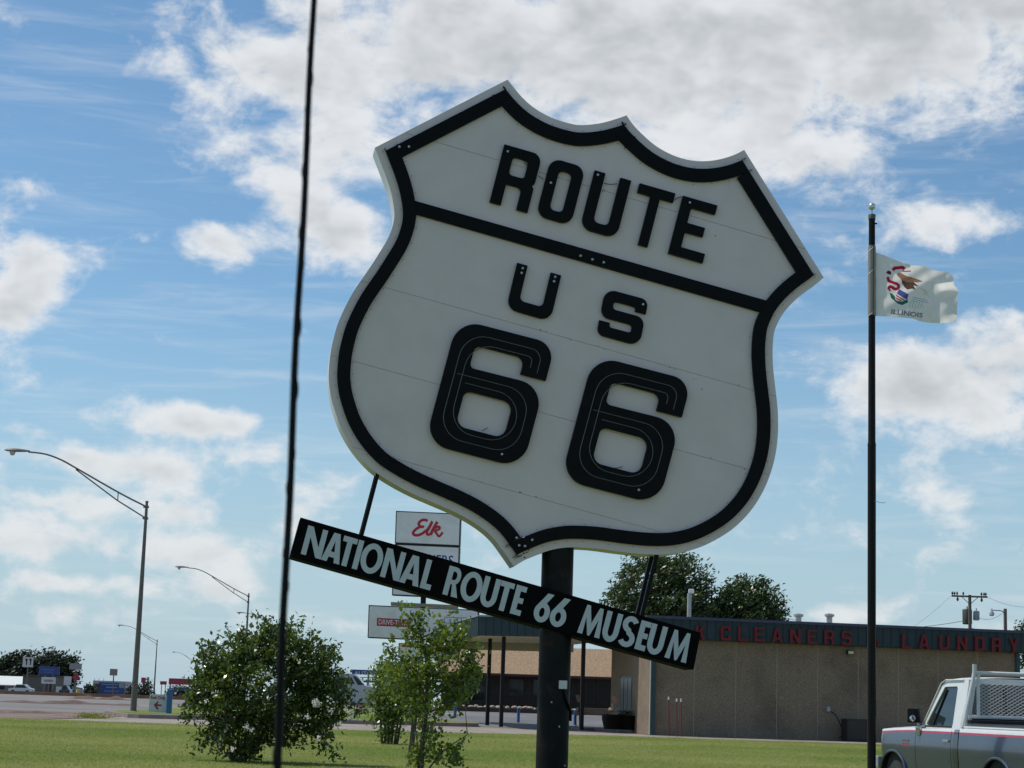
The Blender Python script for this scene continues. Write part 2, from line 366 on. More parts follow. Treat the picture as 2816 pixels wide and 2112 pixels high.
# ---- geometric sans letters for the name board
def geo(ch, w, h, t):
    if ch == 'N': s, d = t * 1.08, .36 * h; return [[(0, 0), (0, h), (s, h), (w - t, d), (w - t, h), (w, h), (w, 0), (w - s, 0), (t, h - d), (t, 0)]]
    if ch == 'A':
        a = t * .62; t1 = t * 1.12; hi = .74 * h; xl = lambda y: t1 + (w / 2 - t1) * y / hi; xr = lambda y: w - xl(y)
        return [[(0, 0), (w / 2 - a, h), (w / 2 + a, h), (w, 0), (w - t1, 0), (xr(.17 * h), .17 * h), (xl(.17 * h), .17 * h), (t1, 0)], [(xl(.36 * h), .36 * h), (xr(.36 * h), .36 * h), (w / 2, hi)]]
    if ch == 'T': return [[((w - t) / 2, 0), ((w + t) / 2, 0), ((w + t) / 2, h * .815), (w, h * .815), (w, h), (0, h), (0, h * .815), ((w - t) / 2, h * .815)]]
    if ch == 'I': return [[(0, 0), (w, 0), (w, h), (0, h)]]
    if ch == 'L': return [[(0, 0), (w, 0), (w, h * .19), (t, h * .19), (t, h), (0, h)]]
    if ch == 'E': q = h * .185; return [[(0, 0), (w, 0), (w, q), (t, q), (t, h / 2 - q / 2), (w * .93, h / 2 - q / 2), (w * .93, h / 2 + q / 2), (t, h / 2 + q / 2), (t, h - q), (w, h - q), (w, h), (0, h)]]
    if ch == 'O': return [ell(w / 2, h / 2, w / 2, h * .52), ell(w / 2, h / 2, w / 2 - t * 1.02, h * .52 - t * 1.05)]
    if ch == 'U': return [[(0, h)] + ell(w / 2, .36 * h, w / 2, .38 * h, 180, 360) + [(w, h), (w - t, h)] + ell(w / 2, .36 * h, w / 2 - t, .38 * h - t * 1.05, 360, 180) + [(t, h)]]
    if ch == 'R': return [[(0, 0), (0, h), (.48 * w, h)] + ell(.5 * w, .70 * h, .40 * w, .30 * h, 85, -62, 12) + [(w, 0), (w - t * 1.25, 0), (.46 * w, .40 * h), (t, .40 * h), (t, 0)],
                          [(t, .555 * h), (t, .845 * h), (.48 * w, .845 * h)] + ell(.48 * w, .70 * h, .17 * w, .145 * h, 80, -80, 8) + [(.48 * w, .555 * h)]]
    if ch == 'M': return [[(0, 0), (.13 * w, h), (.29 * w, h), (.5 * w, .42 * h), (.71 * w, h), (.87 * w, h), (w, 0), (w - t, 0), (.775 * w, .60 * h), (.55 * w, 0), (.45 * w, 0), (.225 * w, .60 * h), (t, 0)]]
    if ch == 'S':
        a = ell(w * .52, .745 * h, w * .36, .20 * h, 25, 262, 14); b_ = ell(w * .46, .255 * h, w * .38, .20 * h, 78, -155, 14); return [stroke(a + b_, t * 1.0)]
    if ch == '6': return [[(.60 * w, h * 1.0), (1.0 * w, h * 1.0)] + ell(.5 * w, .325 * h, .5 * w, .345 * h, 72, -205, 30), ell(.5 * w, .325 * h, .5 * w - t, .345 * h - t * 1.0)]
# ------------------------------------------------------------------ shared materials
M_WHITE = mat('sign_white', (.72, .612, .60), .5, var=.035, scale=2, col2=(.66, .56, .545), c2scale=.8, c2lo=.5, c2hi=.8, spec=.3)
M_EDGE = mat('cabinet_side', (.66, .62, .58), .35, var=.08, scale=2)
M_BLACK = mat('sign_black', (.0045, .0047, .0048), .4, var=.2, scale=4, spec=.10)
M_BLKM = mat('matt_black_paint', (.006, .006, .0065), .5, spec=.14, var=.25, scale=3, bump=.1, bscale=30)
M_POST = mat('post_black', (.0075, .008, .0082), .55, spec=.16, var=.3, scale=2.5, bump=.15, bscale=18, col2=(.034, .019, .015), c2scale=3.1, c2lo=.58, c2hi=.74)
M_SEAM = mat('seam_dark', (.10, .10, .095), .8)
M_NAMEW = mat('vinyl_white', (.54, .57, .59), .4, var=.05)
M_TUBE = mat('unlit_tube', (.10, .105, .11), .25, var=.1)
M_CHROME = mat('galvanised', (.55, .56, .57), .35, .8, var=.1)
M_CONC = mat('concrete', (.29, .245, .205), .9, var=.18, scale=.9, bump=.2, bscale=8, col2=(.21, .175, .145), c2scale=.35, c2lo=.45, c2hi=.7)
M_KERB = mat('kerb_concrete', (.24, .19, .165), .9, var=.2, scale=2)
M_ASPH = mat('asphalt', (.13, .13, .13), .92, var=.15, scale=.6, bump=.2, bscale=20, col2=(.19, .185, .175), c2scale=.12, c2lo=.45, c2hi=.7)
M_GALV = mat('pole_grey', (.16, .135, .12), .5, .2, var=.1, scale=3)

# ------------------------------------------------------------------ ground
def grass_mat(name, a, b, sc):
    m = bpy.data.materials.new(name); m.use_nodes = True; q = NG(m.node_tree); L = m.node_tree.links; bs = m.node_tree.nodes['Principled BSDF']
    t = q.n('ShaderNodeTexCoord'); vec = t.outputs['Object']
    c = q.mix(q.ramp(q.noise(vec, sc, 6, .6, .4), .35, .68), (*a, 1), (*b, 1))
    c = q.mix(q.ramp(q.noise(vec, 22, 3, .7), .35, .75, 0, .45), c, (.035, .05, .012, 1))
    q.put(bs.inputs['Base Color'], c); bs.inputs['Roughness'].default_value = .9; bs.inputs['Specular IOR Level'].default_value = .15
    bp = q.n('ShaderNodeBump'); bp.inputs['Strength'].default_value = .6; bp.inputs['Distance'].default_value = .05
    L.new(q.noise(vec, 30, 4, .7), bp.inputs['Height']); L.new(bp.outputs[0], bs.inputs['Normal'])
    return m
M_LAWN = grass_mat('lawn', (.13, .19, .037), (.26, .265, .095), .13)
M_TERR = grass_mat('dry_terrain', (.12, .115, .05), (.17, .14, .08), .02)
def sheet(name, rows, zo, material, nx=2):      # rows: (y, x0, x1); follows the ground profile
    b = MB(); pts = []
    for (y, x0, x1) in rows:
        for i in range(nx): pts.append((x0 + (x1 - x0) * i / (nx - 1), y, gz(y) + zo))
    b.grid(pts, len(rows), nx); o = b.build(name, material, recalc=False)
    o['kind'] = 'structure'; return o
def fill_rows(y0, y1, n, fx): return [(y0 + (y1 - y0) * i / n, *fx(y0 + (y1 - y0) * i / n)) for i in range(n + 1)]
ROWS = [-60, 0, 40, 80] + [86 + i for i in range(0, 24)] + [115, 125, 200, 400, 800, 1600, 3500, 7000]
sheet('ground', [(y, -400 - abs(y) * .6, 400 + abs(y) * .6) for y in ROWS], 0, M_TERR)
LE = [(0, 1974), (330, 1987), (1000, 2010), (1300, 2017), (1700, 2024), (1811, 2029), (2380, 2047), (2816, 2061)]     # far edge of the lawn
lawn_edge = [on_ground(*p) for p in LE]
lawn_edge = [V((-60, 69, 0))] + lawn_edge + [V((60, 73, 0))]
def edge_y(x):
    for a, b in zip(lawn_edge[:-1], lawn_edge[1:]):
        if a.x <= x <= b.x: return a.y + (b.y - a.y) * (x - a.x) / (b.x - a.x)
    return 70.0
b = MB(); xs = [-60 + 2 * i for i in range(61)]
b.grid([(x, yy, .012) for x in xs for yy in (-30, edge_y(x))], len(xs), 2); tag(b.build('lawn', M_LAWN, recalc=False), kind='structure')
b = MB(); b.grid([(x, y, .006) for x in (-60, 60) for y in (60, 86)], 2, 2); tag(b.build('concrete_drive', M_CONC, recalc=False), kind='structure')
sheet('asphalt_lot', fill_rows(85.5, 128, 34, lambda y: (-16, 60)), .010, M_ASPH)
M_ROAD = mat('worn_road', (.19, .175, .16), .92, var=.2, scale=.3, col2=(.16, .085, .06), c2scale=.07, c2lo=.60, c2hi=.70, stretch=(.5, 1.6, 1))
M_DIRT = mat('reddish_dirt', (.20, .145, .11), .95, var=.25, scale=.6, col2=(.13, .06, .042), c2scale=.22, c2lo=.52, c2hi=.60, stretch=(.35, 1.4, 1))
sheet('road', fill_rows(88, 330, 50, lambda y: (-240, -14)), .014, M_ROAD)
sheet('dirt_verge', fill_rows(68.6, 91, 14, lambda y: (-60, -16.2 - max(0, 74 - y) * .1)), .022, M_DIRT)
# kerbed island with grass
def isl_y0(x): return 79.0 + (x + 15.4) * .43 if x < -5.5 else 83.3 + (x + 5.5) * .62
def isl_y1(x): return 104.0 - max(0, -13.5 - x) * 3.4 if x < -9 else 104.0 - (x + 9) * 2.05
b = MB(); pts = []; XS = [-18.0 + .5 * i for i in range(35)]
for x in XS:
    y0, y1 = isl_y0(x), max(isl_y1(x), isl_y0(x) + .3)
    if x < -15.4: y0 = 79 + (-15.4 - x) * 3.0; y1 = max(y1, y0 + .3)
    for j in range(9): yy = y0 + (y1 - y0) * j / 8; pts.append((x, yy, gz(yy) + .16))
b.grid(pts, len(XS), 9); o = b.build('grass_island', M_LAWN, recalc=False); tag(o, kind='structure')
b = MB()
front = [(x, (isl_y0(x) if x >= -15.4 else 79 + (-15.4 - x) * 3.0) - .1) for x in XS]
for (x, y), (x2, y2) in zip(front[:-1], front[1:]):
    b.hexa([(x, y - .18, 0), (x2, y2 - .18, 0), (x2, y2 + .12, 0), (x, y + .12, 0)], [(x, y - .14, gz(y) + .17), (x2, y2 - .14, gz(y2) + .17), (x2, y2 + .12, gz(y2) + .18), (x, y + .12, gz(y) + .18)])
tag(b.build('kerb', M_KERB, recalc=False), kind='structure')
# mown grass blades
def blades(name, n, fx, hmin, hmax, m, zo=.0, wid=.012):
    P_ = np.array([fx() for _ in range(n)], dtype=np.float32)
    a = rng.uniform(0, 2 * np.pi, n); h = rng.uniform(hmin, hmax, n); lx, ly = rng.normal(.015, .05, n), rng.normal(0, .05, n); w = wid * rng.uniform(.6, 1.4, n)
    v = np.zeros((n, 3, 3), np.float32); v[:, :, :] = P_[:, None, :]
    v[:, 0, 0] -= np.cos(a) * w; v[:, 0, 1] -= np.sin(a) * w; v[:, 1, 0] += np.cos(a) * w; v[:, 1, 1] += np.sin(a) * w
    v[:, 2, 0] += lx; v[:, 2, 1] += ly; v[:, 2, 2] += h; v[:, :, 2] += zo
    return np_mesh(name, v.reshape(-1, 3), np.arange(n * 3).reshape(n, 3), m)
def np_mesh(name, v, f, m, parent=None):
    me = bpy.data.meshes.new(name); nv, nf, k = len(v), len(f), f.shape[1]
    me.vertices.add(nv); me.vertices.foreach_set('co', v.astype(np.float32).ravel()); me.loops.add(nf * k); me.loops.foreach_set('vertex_index', f.astype(np.int32).ravel())
    me.polygons.add(nf); me.polygons.foreach_set('loop_start', np.arange(0, nf * k, k, dtype=np.int32)); me.polygons.foreach_set('loop_total', np.full(nf, k, np.int32))
    me.update(calc_edges=True); me.materials.append(m); o = bpy.data.objects.new(name, me); return link(o, parent)
M_BLADE = leaf_mat('grass_blade', (.165, .225, .041), (.345, .33, .12), .4, .6, (1.2, 1.3, .75), .15, .28, .13)
def lawn_pt():
    while True:
        y = 25 + 50 * random.random(); x = random.uniform(-.31, .31) * y
        if y < edge_y(x) + random.gauss(0, .15): return (x, y, .01)
g_ = blades('mown_grass', 320000, lawn_pt, .012, .04, M_BLADE, wid=.008)
tag(g_, 'short sunlit mown grass covering the wide front lawn', 'grass', kind='stuff')

# ------------------------------------------------------------------ the big tilted shield sign
SD = 23.7
S_N = V((-math.sin(.1394), math.cos(.1394), 0))            # points away from the viewer
S_C = at(1548, 1300, SD)
def SP(px, py, z=0.): return at_plane(px, py, S_C, S_N) + S_N * z
OUT = [(1396, 219), (1350, 242), (1031, 406), (1046, 445), (1062, 487), (1074, 524), (1081.5, 559), (1084.5, 596), (1077, 630), (1064.5, 660), (1039, 702), (1015, 739), (990.7, 774), (971, 804), (955, 833), (940, 864), (927, 896), (916, 936), (909, 970), (905, 1010), (904, 1040), (908, 1080), (918, 1121), (938, 1176), (972, 1234), (1020, 1288), (1074, 1325), (1133, 1356.5), (1196, 1384), (1242, 1404), (1287, 1427), (1328, 1454), (1360, 1483), (1387, 1519), (1414, 1558),
       (1440, 1542), (1481, 1524), (1513, 1513), (1545, 1507), (1577, 1505), (1636, 1508), (1703, 1517), (1771, 1524), (1834, 1524.5), (1884, 1517), (1930, 1503), (1979, 1478.5), (2024, 1447), (2065, 1404), (2097, 1354), (2119, 1302), (2133, 1248), (2139.5, 1189), (2139, 1130), (2135, 1090), (2129.5, 1044), (2125.5, 999), (2125, 954), (2129, 915), (2138, 890), (2153, 863), (2178, 834), (2207, 808.5), (2237, 787), (2265.5, 763.3),
       (2150, 578), (2046.5, 412), (2022, 424.5), (1988, 436), (1950, 442.5), (1912, 442.5), (1874, 435), (1836, 420), (1798, 397), (1760, 363), (1739, 340), (1723, 317), (1693, 327.5), (1650, 339), (1600, 344), (1567, 339.5), (1524.5, 326.5), (1491, 310.5), (1461, 290.7), (1434, 265.5), (1412.5, 240)]
def densify(poly):                 # smooth the traced curve between its sharp corners
    sharp = {(1396, 219), (1031, 406), (1414, 1558), (2265.5, 763.3), (2046.5, 412), (1723, 317)}
    idx = [i for i, p in enumerate(poly) if p in sharp]; out = []
    for a, b_ in zip(idx, idx[1:] + [idx[0] + len(poly)]):
        seg = [poly[i % len(poly)] for i in range(a, b_ + 1)]; out += catmull(seg, 4)[:-1] if len(seg) > 3 else seg[:-1]
    return out
OUTD = densify(OUT)
sign = thing('highway_shield_sign', 'giant tilted white highway shield sign with black border on round black post', 'sign', base(1540, SD))
T_CAB = .40
b = MB(); b.prism([OUTD], SP, .012, T_CAB); shield = b.build('shield_cabinet', M_EDGE, sign, smooth=30)
SEAMS = [((1203.8, 392), (2138, 662.9)), ((1052, 788.6), (2076.5, 1073.8)), ((977, 994.7), (2060, 1291)), ((1119.7, 1270.5), (1843, 1470))]
parts = []; rest = OUTD
for (a, c) in SEAMS:
    t = V((c[0] - a[0], c[1] - a[1])).normalized(); n_ = (-t.y, t.x)      # n_ points down the picture
    parts.append(clip_half(rest, (a[0], a[1] - .6), n_, -1)); rest = clip_half(rest, (a[0], a[1] + .6), n_, 1)
parts.append(rest)
for pp in parts:
    b = MB(); b.prism([pp], SP, 0, .0115); b.build('face_panel', M_WHITE, shield)
b = MB(); b.prism([inset(OUTD, 23), inset(OUTD, 59)[::-1]], SP, -.05, -.001); b.build('border_band', M_BLACK, shield, bevel=.006)
b = MB(); b.prism([[(1137, 553), (2113, 830), (2093, 861), (1139, 590)]], SP, -.044, -.002); b.build('divider_bar', M_BLACK, shield, bevel=.006)
def affine(BLp, BRp, TLp, w, h):
    ex = ((BRp[0] - BLp[0]) / w, (BRp[1] - BLp[1]) / w); ey = ((TLp[0] - BLp[0]) / h, (TLp[1] - BLp[1]) / h)
    return lambda x, y: (BLp[0] + ex[0] * x + ey[0] * y, BLp[1] + ex[1] * x + ey[1] * y)
def sign_letter(name, polys, A, z0, z1, m, parent, bevel=.004):
    b = MB(); b.prism([[A(x, y) for x, y in q] for q in polys], SP, z0, z1); return b.build(name, m, parent, bevel=bevel)
def bl(x): return 557.8 + .2875 * (x - 1345.1)
HV = (40.5, -158)
for ch, x0, x1, t in (('R', 1345.1, 1449, 32), ('O', 1473, 1568, 31), ('U', 1593, 1693.5, 31), ('T', 1716.5, 1814.6, 27), ('E', 1835.4, 1930, 30)):
    w = math.hypot(x1 - x0, bl(x1) - bl(x0)); h = 164
    A = affine((x0, bl(x0)), (x1, bl(x1)), (x0 + HV[0], bl(x0) + HV[1]), w, h)
    sign_letter('letter', block(ch, w, h, t, 26), A, -.06, -.001, M_BLACK, shield)
A = affine((1391, 850), (1512, 885), (1421, 724.5), 126, 129); sign_letter('letter', block('U', 126, 129, 30, 31, 30), A, -.05, -.001, M_BLACK, shield)
A = affine((1639, 921), (1757, 953), (1663.5, 795), 122, 128); sign_letter('letter', block('S', 122, 128, 30, 28, 30), A, -.05, -.001, M_BLACK, shield)
def six_paths(w, h):
    res = []
    for i in (.105, .185):
        a = w * i; R = w * .24
        outer = fil([(w - a * 1.0, .705 * h + a * .45), (w - a, h - a, R), (a, h - a, R), (a, a, R), (w - a, a, R), (w - a, .66 * h - a * .9, R), (a * 1.25, .66 * h - a * .9)], 7)
        res.append(outer)
    return res
for sx, sy in ((0, 0), (373.5, 100)):
    A = affine((1167 + sx, 1219.5 + sy), (1435 + sx, 1289 + sy), (1257.6 + sx, 879.4 + sy), 277, 352)
    dg6 = sign_letter('digit', block('6', 277, 352, 60), A, -.07, -.001, M_BLACK, shield, bevel=.008)
    for pth in six_paths(277, 352):
        b = MB(); q = [SP(*A(x, y), -.078) for x, y in pth]; b.tube(q, .0055, 6); b.build('glass_tube', M_TUBE, shield, smooth=True, recalc=False)
# porcelain tube supports, small white rings
RNG = [(1097, 408), (1123, 408), (1394, 421), (1512, 507), (1641, 485), (1893, 561), (1435, 741), (1432, 754), (1524, 765), (1521, 777), (1765, 840), (1593.5, 707), (1626, 717), (1657, 725), (1378, 1251), (1753, 1349),
       (1418, 1480), (1425, 1501), (1441, 1503), (1461, 1486), (1437, 1478)]
for (x, y) in RNG:
    c = SP(x, y, -.075); b = MB(); Mz = S_N.to_track_quat('Z', 'Y').to_matrix()
    b.lathe([(.015, .03), (.015, -.012), (.008, -.014), (.007, .0)], c, 10, Mz); b.build('tube_support', M_CHROME, shield, smooth=True)
# rivets along the lower lip and border wires
b = MB(); ins = inset(OUTD, 64); ins2 = inset(OUTD, 17)
for k in range(0, len(ins), 4):
    for lst in (ins, ins2):
        b.box(SP(lst[k][0] + random.uniform(-2, 2), lst[k][1] + random.uniform(-2, 2), -.004), (.008, .008, .008))
b.build('fixing_clips', M_SEAM, shield)['kind'] = 'stuff'
for pts in ([(1434, 430), (1440, 445), (1449, 457)], [(1480, 484), (1488, 490), (1494, 494)], [(1660, 505), (1680, 508), (1697, 506)], [(1853, 552), (1862, 546), (1874, 541)], [(1325, 1185), (1335, 1180), (1341, 1177)], [(1683, 1288), (1700, 1287), (1712, 1283)], [(1764, 1147), (1780, 1145), (1800, 1152)]):
    b = MB(); b.tube([SP(x, y, -.02) for x, y in catmull(pts, 4)], .004, 5); b.build('loose_wire', M_BLKM, shield)
# post
pc = SP(1548, 1300, .215); PB = V((pc.x, pc.y, 0))
b = MB(); b.tube([PB, PB + V((0, 0, 1.0)), PB + V((0, 0, 2.6)), PB + V((0, 0, 4.4)), PB + V((0, 0, 5.6))], .203, 40); post = b.build('post', M_POST, sign, smooth=True)
b = MB(); b.tube([PB, PB + V((0, 0, .05))], .36, 28); b.build('base_flange', M_BLKM, sign, smooth=True)
fr = V((.138, -.99, 0))
def onpost(px, py, o=.0): 
    p = at(px, py, pc.y - .2); a = math.asin(max(-1, min(1, (p.x - PB.x) / .203))); return V((PB.x + math.sin(a) * (.203 + o), PB.y - math.cos(a) * (.203 + o), p.z))
c = onpost(1547, 1883, .012); b = MB(); b.box(c, (.105, .022, .105)); b.build('junction_box', mat('box_white', (.62, .63, .60), .5), post, bevel=.006)
b = MB(); b.tube([onpost(x, y, .016) for x, y in catmull([(1549, 1896), (1552, 1912), (1559, 1934), (1568, 1955), (1576, 1972), (1581, 1984)], 4)], .017, 8); b.build('conduit', M_BLKM, post, smooth=True)
for (x, y) in ((1517, 1931), (1538, 1998), (1553, 2106)):
    b = MB(); b.box(onpost(x, y, .003), (.016, .008, .02)); b.build('paint_chip', mat('chip', (.5, .5, .48), .7), post)
# name board: long box wrapped round the post
TLp, TRp, BLp_, BRp_ = (826, 1423), (1926.4, 1740), (796.5, 1531), (1906, 1842)
b = MB(); b.prism([[BLp_, BRp_, TRp, TLp]], SP, -.03, .46); board = b.build('name_board', mat('board_black', (.0045, .0045, .005), .8, var=.2, spec=.06), sign, bevel=.008)
def nb(x): return 1523.4 + .2843 * (x - 826.7)
NL = [('N', 826.7, 881.5), ('A', 881.7, 932.4), ('T', 925.8, 963.8), ('I', 966.6, 980.7), ('O', 982.4, 1040.7), ('N', 1043.9, 1096), ('A', 1096, 1148.9), ('L', 1152.9, 1181.4), ('R', 1215.3, 1256), ('O', 1257, 1313.3), ('U', 1313.7, 1357.5), ('T', 1358.5, 1395), ('E', 1400.2, 1428.7),
      ('6', 1461, 1503), ('6', 1505, 1548), ('M', 1585.4, 1646.2), ('U', 1649, 1691.9), ('S', 1697, 1737), ('E', 1742.5, 1770.4), ('U', 1771.6, 1815), ('M', 1825.2, 1884.3)]
for ch, x0, x1 in NL:
    w = math.hypot(x1 - x0, nb(x1) - nb(x0)); h = 80
    A = affine((x0, nb(x0)), (x1, nb(x1)), (x0 + 21, nb(x0) - 78.5), w, h)
    sign_letter('letter', geo(ch, w, h, 14.6), A, -.036, -.0305, M_NAMEW, board, bevel=0)
for (x, y, x2, y2, z) in ((1040, 1300, 994, 1476, .06), (1040, 1300, 994, 1476, .36), (1811, 1515, 1766, 1698, .06), (1811, 1515, 1766, 1698, .36)):
    b = MB(); p, q = SP(x, y, z), SP(x2, y2, z); d = (q - p).normalized(); s_ = d.cross(S_N).normalized() * .024; n_ = S_N * .024
    b.hexa([q - s_ - n_, q + s_ - n_, q + s_ + n_, q - s_ + n_], [p - s_ - n_, p + s_ - n_, p + s_ + n_, p - s_ + n_]); b.build('strut', M_BLKM, sign)

# low reddish dirt ridges by the road
for px, d, L, w, h in ((190, 99, 7., .9, .16), (30, 82, 5., .7, .12), (275, 110, 4., 1.0, .22)):
    p = base(px, d); b = MB(); pts = []
    for i in range(25):
        for j in range(9):
            u, v = i / 24 * 2 - 1, j / 8 * 2 - 1; pts.append((p.x + u * L / 2, d + v * w + .3 * math.sin(u * 3), gz(d + v * w) + .015 + h * max(0, 1 - u * u) ** .8 * max(0, 1 - v * v) * (.7 + .4 * math.sin(u * 7 + px) + .2 * math.sin(u * 17))))
    b.grid(pts, 25, 9); tag(b.build('dirt_ridge', mat('ridge_soil', (.125, .080, .064), .95, var=.3, scale=1.5), None, smooth=True, recalc=False), kind='structure')

M_RUST = mat('rust_stain', (.10, .055, .03), .9)
for _ in range(26):
    a, c = random.choice(SEAMS); f = random.random(); x, y = a[0] + (c[0] - a[0]) * f, a[1] + (c[1] - a[1]) * f + random.choice((-2.5, 2.5, 40 * random.random()))
    b = MB(); b.box(SP(x, y, -.002), (random.uniform(.006, .014), .004, random.uniform(.006, .016))); b.build('speck', M_SEAM, shield)
for (x, y) in ((1434, 1527), (1441, 1522), (1448, 1519), (1428, 1530), (1443, 1533)):
    b = MB(); b.prism([[(x + random.uniform(2, 5) * math.cos(k), y + random.uniform(1, 3) * math.sin(k)) for k in (0, 1, 2.1, 3.1, 4.2, 5.2)]], SP, -.0025, -.0008); b.build('stain', M_RUST, shield)
# ------------------------------------------------------------------ cleaners building
M_AGG = mat('aggregate_panel', (.255, .192, .132), .95, var=.4, scale=22, bump=.9, bscale=40, col2=(.185, .136, .094), c2scale=.5, c2lo=.45, c2hi=.7)
M_TEAL = mat('teal_metal', (.018, .038, .046), .5, var=.15, scale=2, spec=.4)
M_TRIM = mat('purple_trim', (.055, .05, .10), .5)
M_RED = mat('letter_red', (.17, .014, .020), .45, var=.15, spec=.3)
M_SOFF = mat('soffit_cream', (.62, .55, .42), .8, var=.06)
M_COLM = mat('column_dark', (.009, .009, .009), .5, spec=.2)
M_GLD = glass_dark('window_glass'); M_GLD.node_tree.nodes['Principled BSDF'].inputs['Specular IOR Level'].default_value = .35
M_FRAME = mat('bronze_frame', (.03, .028, .026), .4, .3)
M_GLDD = glass_dark('door_glass', (.012, .014, .016), .15); M_GLDD.node_tree.nodes['Principled BSDF'].inputs['Specular IOR Level'].default_value = .1
YB = math.radians(10); bu = V((math.cos(YB), math.sin(YB), 0)); bw = V((-math.sin(YB), math.cos(YB), 0))     # along the front, into depth
BC = V((6.21, 79.0, 0))
def BP(a, d, z): return BC + bu * a + bw * d + V((0, 0, z))
bld = thing('cleaners_building', 'long low tan shop building with dark teal fascia and red raised letters', 'building', BC)
def bbox(name, a0, a1, d0, d1, z0, z1, m, parent=bld, bevel=0.):
    b = MB(); b.hexa([BP(a0, d0, z0), BP(a1, d0, z0), BP(a1, d1, z0), BP(a0, d1, z0)], [BP(a0, d0, z1), BP(a1, d0, z1), BP(a1, d1, z1), BP(a0, d1, z1)])
    return b.build(name, m, parent, bevel=bevel)
LW = 16.35      # length of the front wall in view, ends at the right corner
core_w = bbox('wall_core', .06, LW - .06, .06, 7.25, 0, 4.4, mat('core', (.42, .36, .29), .9))
BPL = BP
npan = 9; pw = (LW - .12) / npan
for i in range(npan): bbox('wall_panel', .06 + i * pw + .014, .06 + (i + 1) * pw - .014, .036, .059, .02, 4.05, M_AGG, bld)
for i in range(1, npan): bbox('joint_strip', .06 + i * pw - .014, .06 + i * pw + .014, .038, .0585, .02, 4.05, mat('joint_pale', (.36, .30, .235), .9), bld)
# side wall with a shop door
for (d0, d1, z0, z1) in ((.06, 3.3, .02, 4.05), (3.3, 5.5, 2.5, 4.05), (5.5, 7.26, .02, 4.05)): bbox('side_panel', 0, .05, d0, d1, z0, z1, M_AGG, bld)
dr = bbox('shop_door', .01, .05, 3.32, 5.48, .02, 2.48, M_FRAME)
for d0, d1 in ((3.42, 4.05), (4.12, 4.75), (4.85, 5.40)): bbox('door_pane', -.004, .008, d0, d1, .2, 2.36, M_GLDD, dr)
bbox('downspout', -.02, .17, -.10, -.012, .02, 4.05, mat('spout_teal', (.026, .052, .058), .5))
bbox('corner_trim', -.05, -.022, -.03, .03, .02, 4.05, mat('trim_white', (.6, .6, .58), .5))
bbox('gutter_pipe', LW - .14, LW + .03, -.10, -.012, .02, 4.05, MATS['spout_teal'])
bbox('roof_slab', -.3, LW + .3, -.2, 7.4, 4.41, 4.5, mat('roof_grey', (.3, .29, .27), .9))
# fascia in ribbed panels
def fascia_run(p, dirv, nrm, L, z0, z1, n, parent):
    me = None; w = L / n
    for i in range(n):
        if me is None:
            b = MB(); b.box((0, 0, (z1 - z0) / 2), (w - .012, .05, z1 - z0)); b.box((w * .5 - .02, -.033, (z1 - z0) / 2), (.022, .016, z1 - z0 - .01)); o = b.build('fascia_panel', M_TEAL, None); me = o.data
        else: o = bpy.data.objects.new('fascia_panel', me); COL.objects.link(o)
        o.matrix_world = Matrix.Translation(p + dirv * (w * (i + .5)) + V((0, 0, z0))) @ Matrix((dirv, -nrm, V((0, 0, 1)))).transposed().to_4x4()
        mw = o.matrix_world.copy(); o.parent = parent; o.matrix_parent_inverse = parent.matrix_world.inverted(); o.matrix_world = mw
fasc = bbox('fascia_frame', -.28, LW + .34, -.28, -.02, 3.98, 4.86, M_TEAL)
fascia_run(BP(-.3, -.32, 0), bu, -bw, LW + .66, 4.02, 4.80, 46, bld)
fascia_run(BP(-.33, 2.3, 0), -bw, -bu, 2.6, 4.02, 4.80, 7, bld)
bbox('roof_trim', -.36, LW + .4, -.40, -.1, 4.81, 4.93, M_TRIM); bbox('roof_trim', -.40, -.1, -.1, 2.3, 4.81, 4.93, M_TRIM)
# red letters on the fascia, from their places in the photograph
FP, FN = BP(0, -.40, 0), bw
def FPT(px, py, z=0.): return at_plane(px, py, FP, FN) + bw * z
LT = [('E', 1812, 1736), ('L', 1862, 1738), ('K', 1926, 1741), ('C', 1995, 1741.5), ('L', 2042, 1743), ('E', 2087.5, 1744.5), ('A', 2136.5, 1747), ('N', 2186, 1749), ('E', 2233, 1751), ('R', 2279, 1752.5), ('S', 2327, 1754.5),
      ('&', 2402, 1757.5), ('L', 2493, 1763), ('A', 2540, 1764.5), ('U', 2596, 1767), ('N', 2645, 1769), ('D', 2693, 1770.5), ('R', 2739, 1774), ('Y', 2787.5, 1776)]
for ch, cx, cy in LT:
    c = FPT(cx, cy, 0); h = .60; w = .43 if ch not in 'ANU&' else .46
    b = MB(); b.prism(block(ch, w, h, .115, .10, .12), lambda x, y, z: c + bu * (x - w / 2) + V((0, 0, y - h / 2)) + bw * z, -.06, .075); b.build('raised_letter', M_RED, bld)
# wall fittings
c = at_plane(2338, 1794, BP(0, -.1, 0), bw); fl = MB(); fl.box(c, (.30, .2, .17), Matrix.Rotation(YB, 3, 'Z')); fl = fl.build('floodlight', M_FRAME, bld, bevel=.01)
b = MB(); b.box(c - bw * .103 - V((0, 0, .01)), (.23, .012, .12), Matrix.Rotation(YB, 3, 'Z')); b.build('lens', mat('lens_yellow', (.62, .60, .36), .3), fl)
c = at_plane(2278, 1950, BP(0, -.06, 0), bw); b = MB(); b.box(c, (.15, .12, .2), Matrix.Rotation(YB, 3, 'Z')); b.build('meter_box', mat('meter_grey', (.35, .38, .42), .4), bld, bevel=.01)
b = MB(); b.tube([at_plane(x, y, BP(0, -.1, 0), bw) for x, y in catmull([(2284, 1956), (2297, 1965), (2308, 1985), (2316, 2008), (2319, 2022), (2308, 2028)], 5)], .018, 6); b.build('service_cable', M_BLKM, bld, smooth=True)
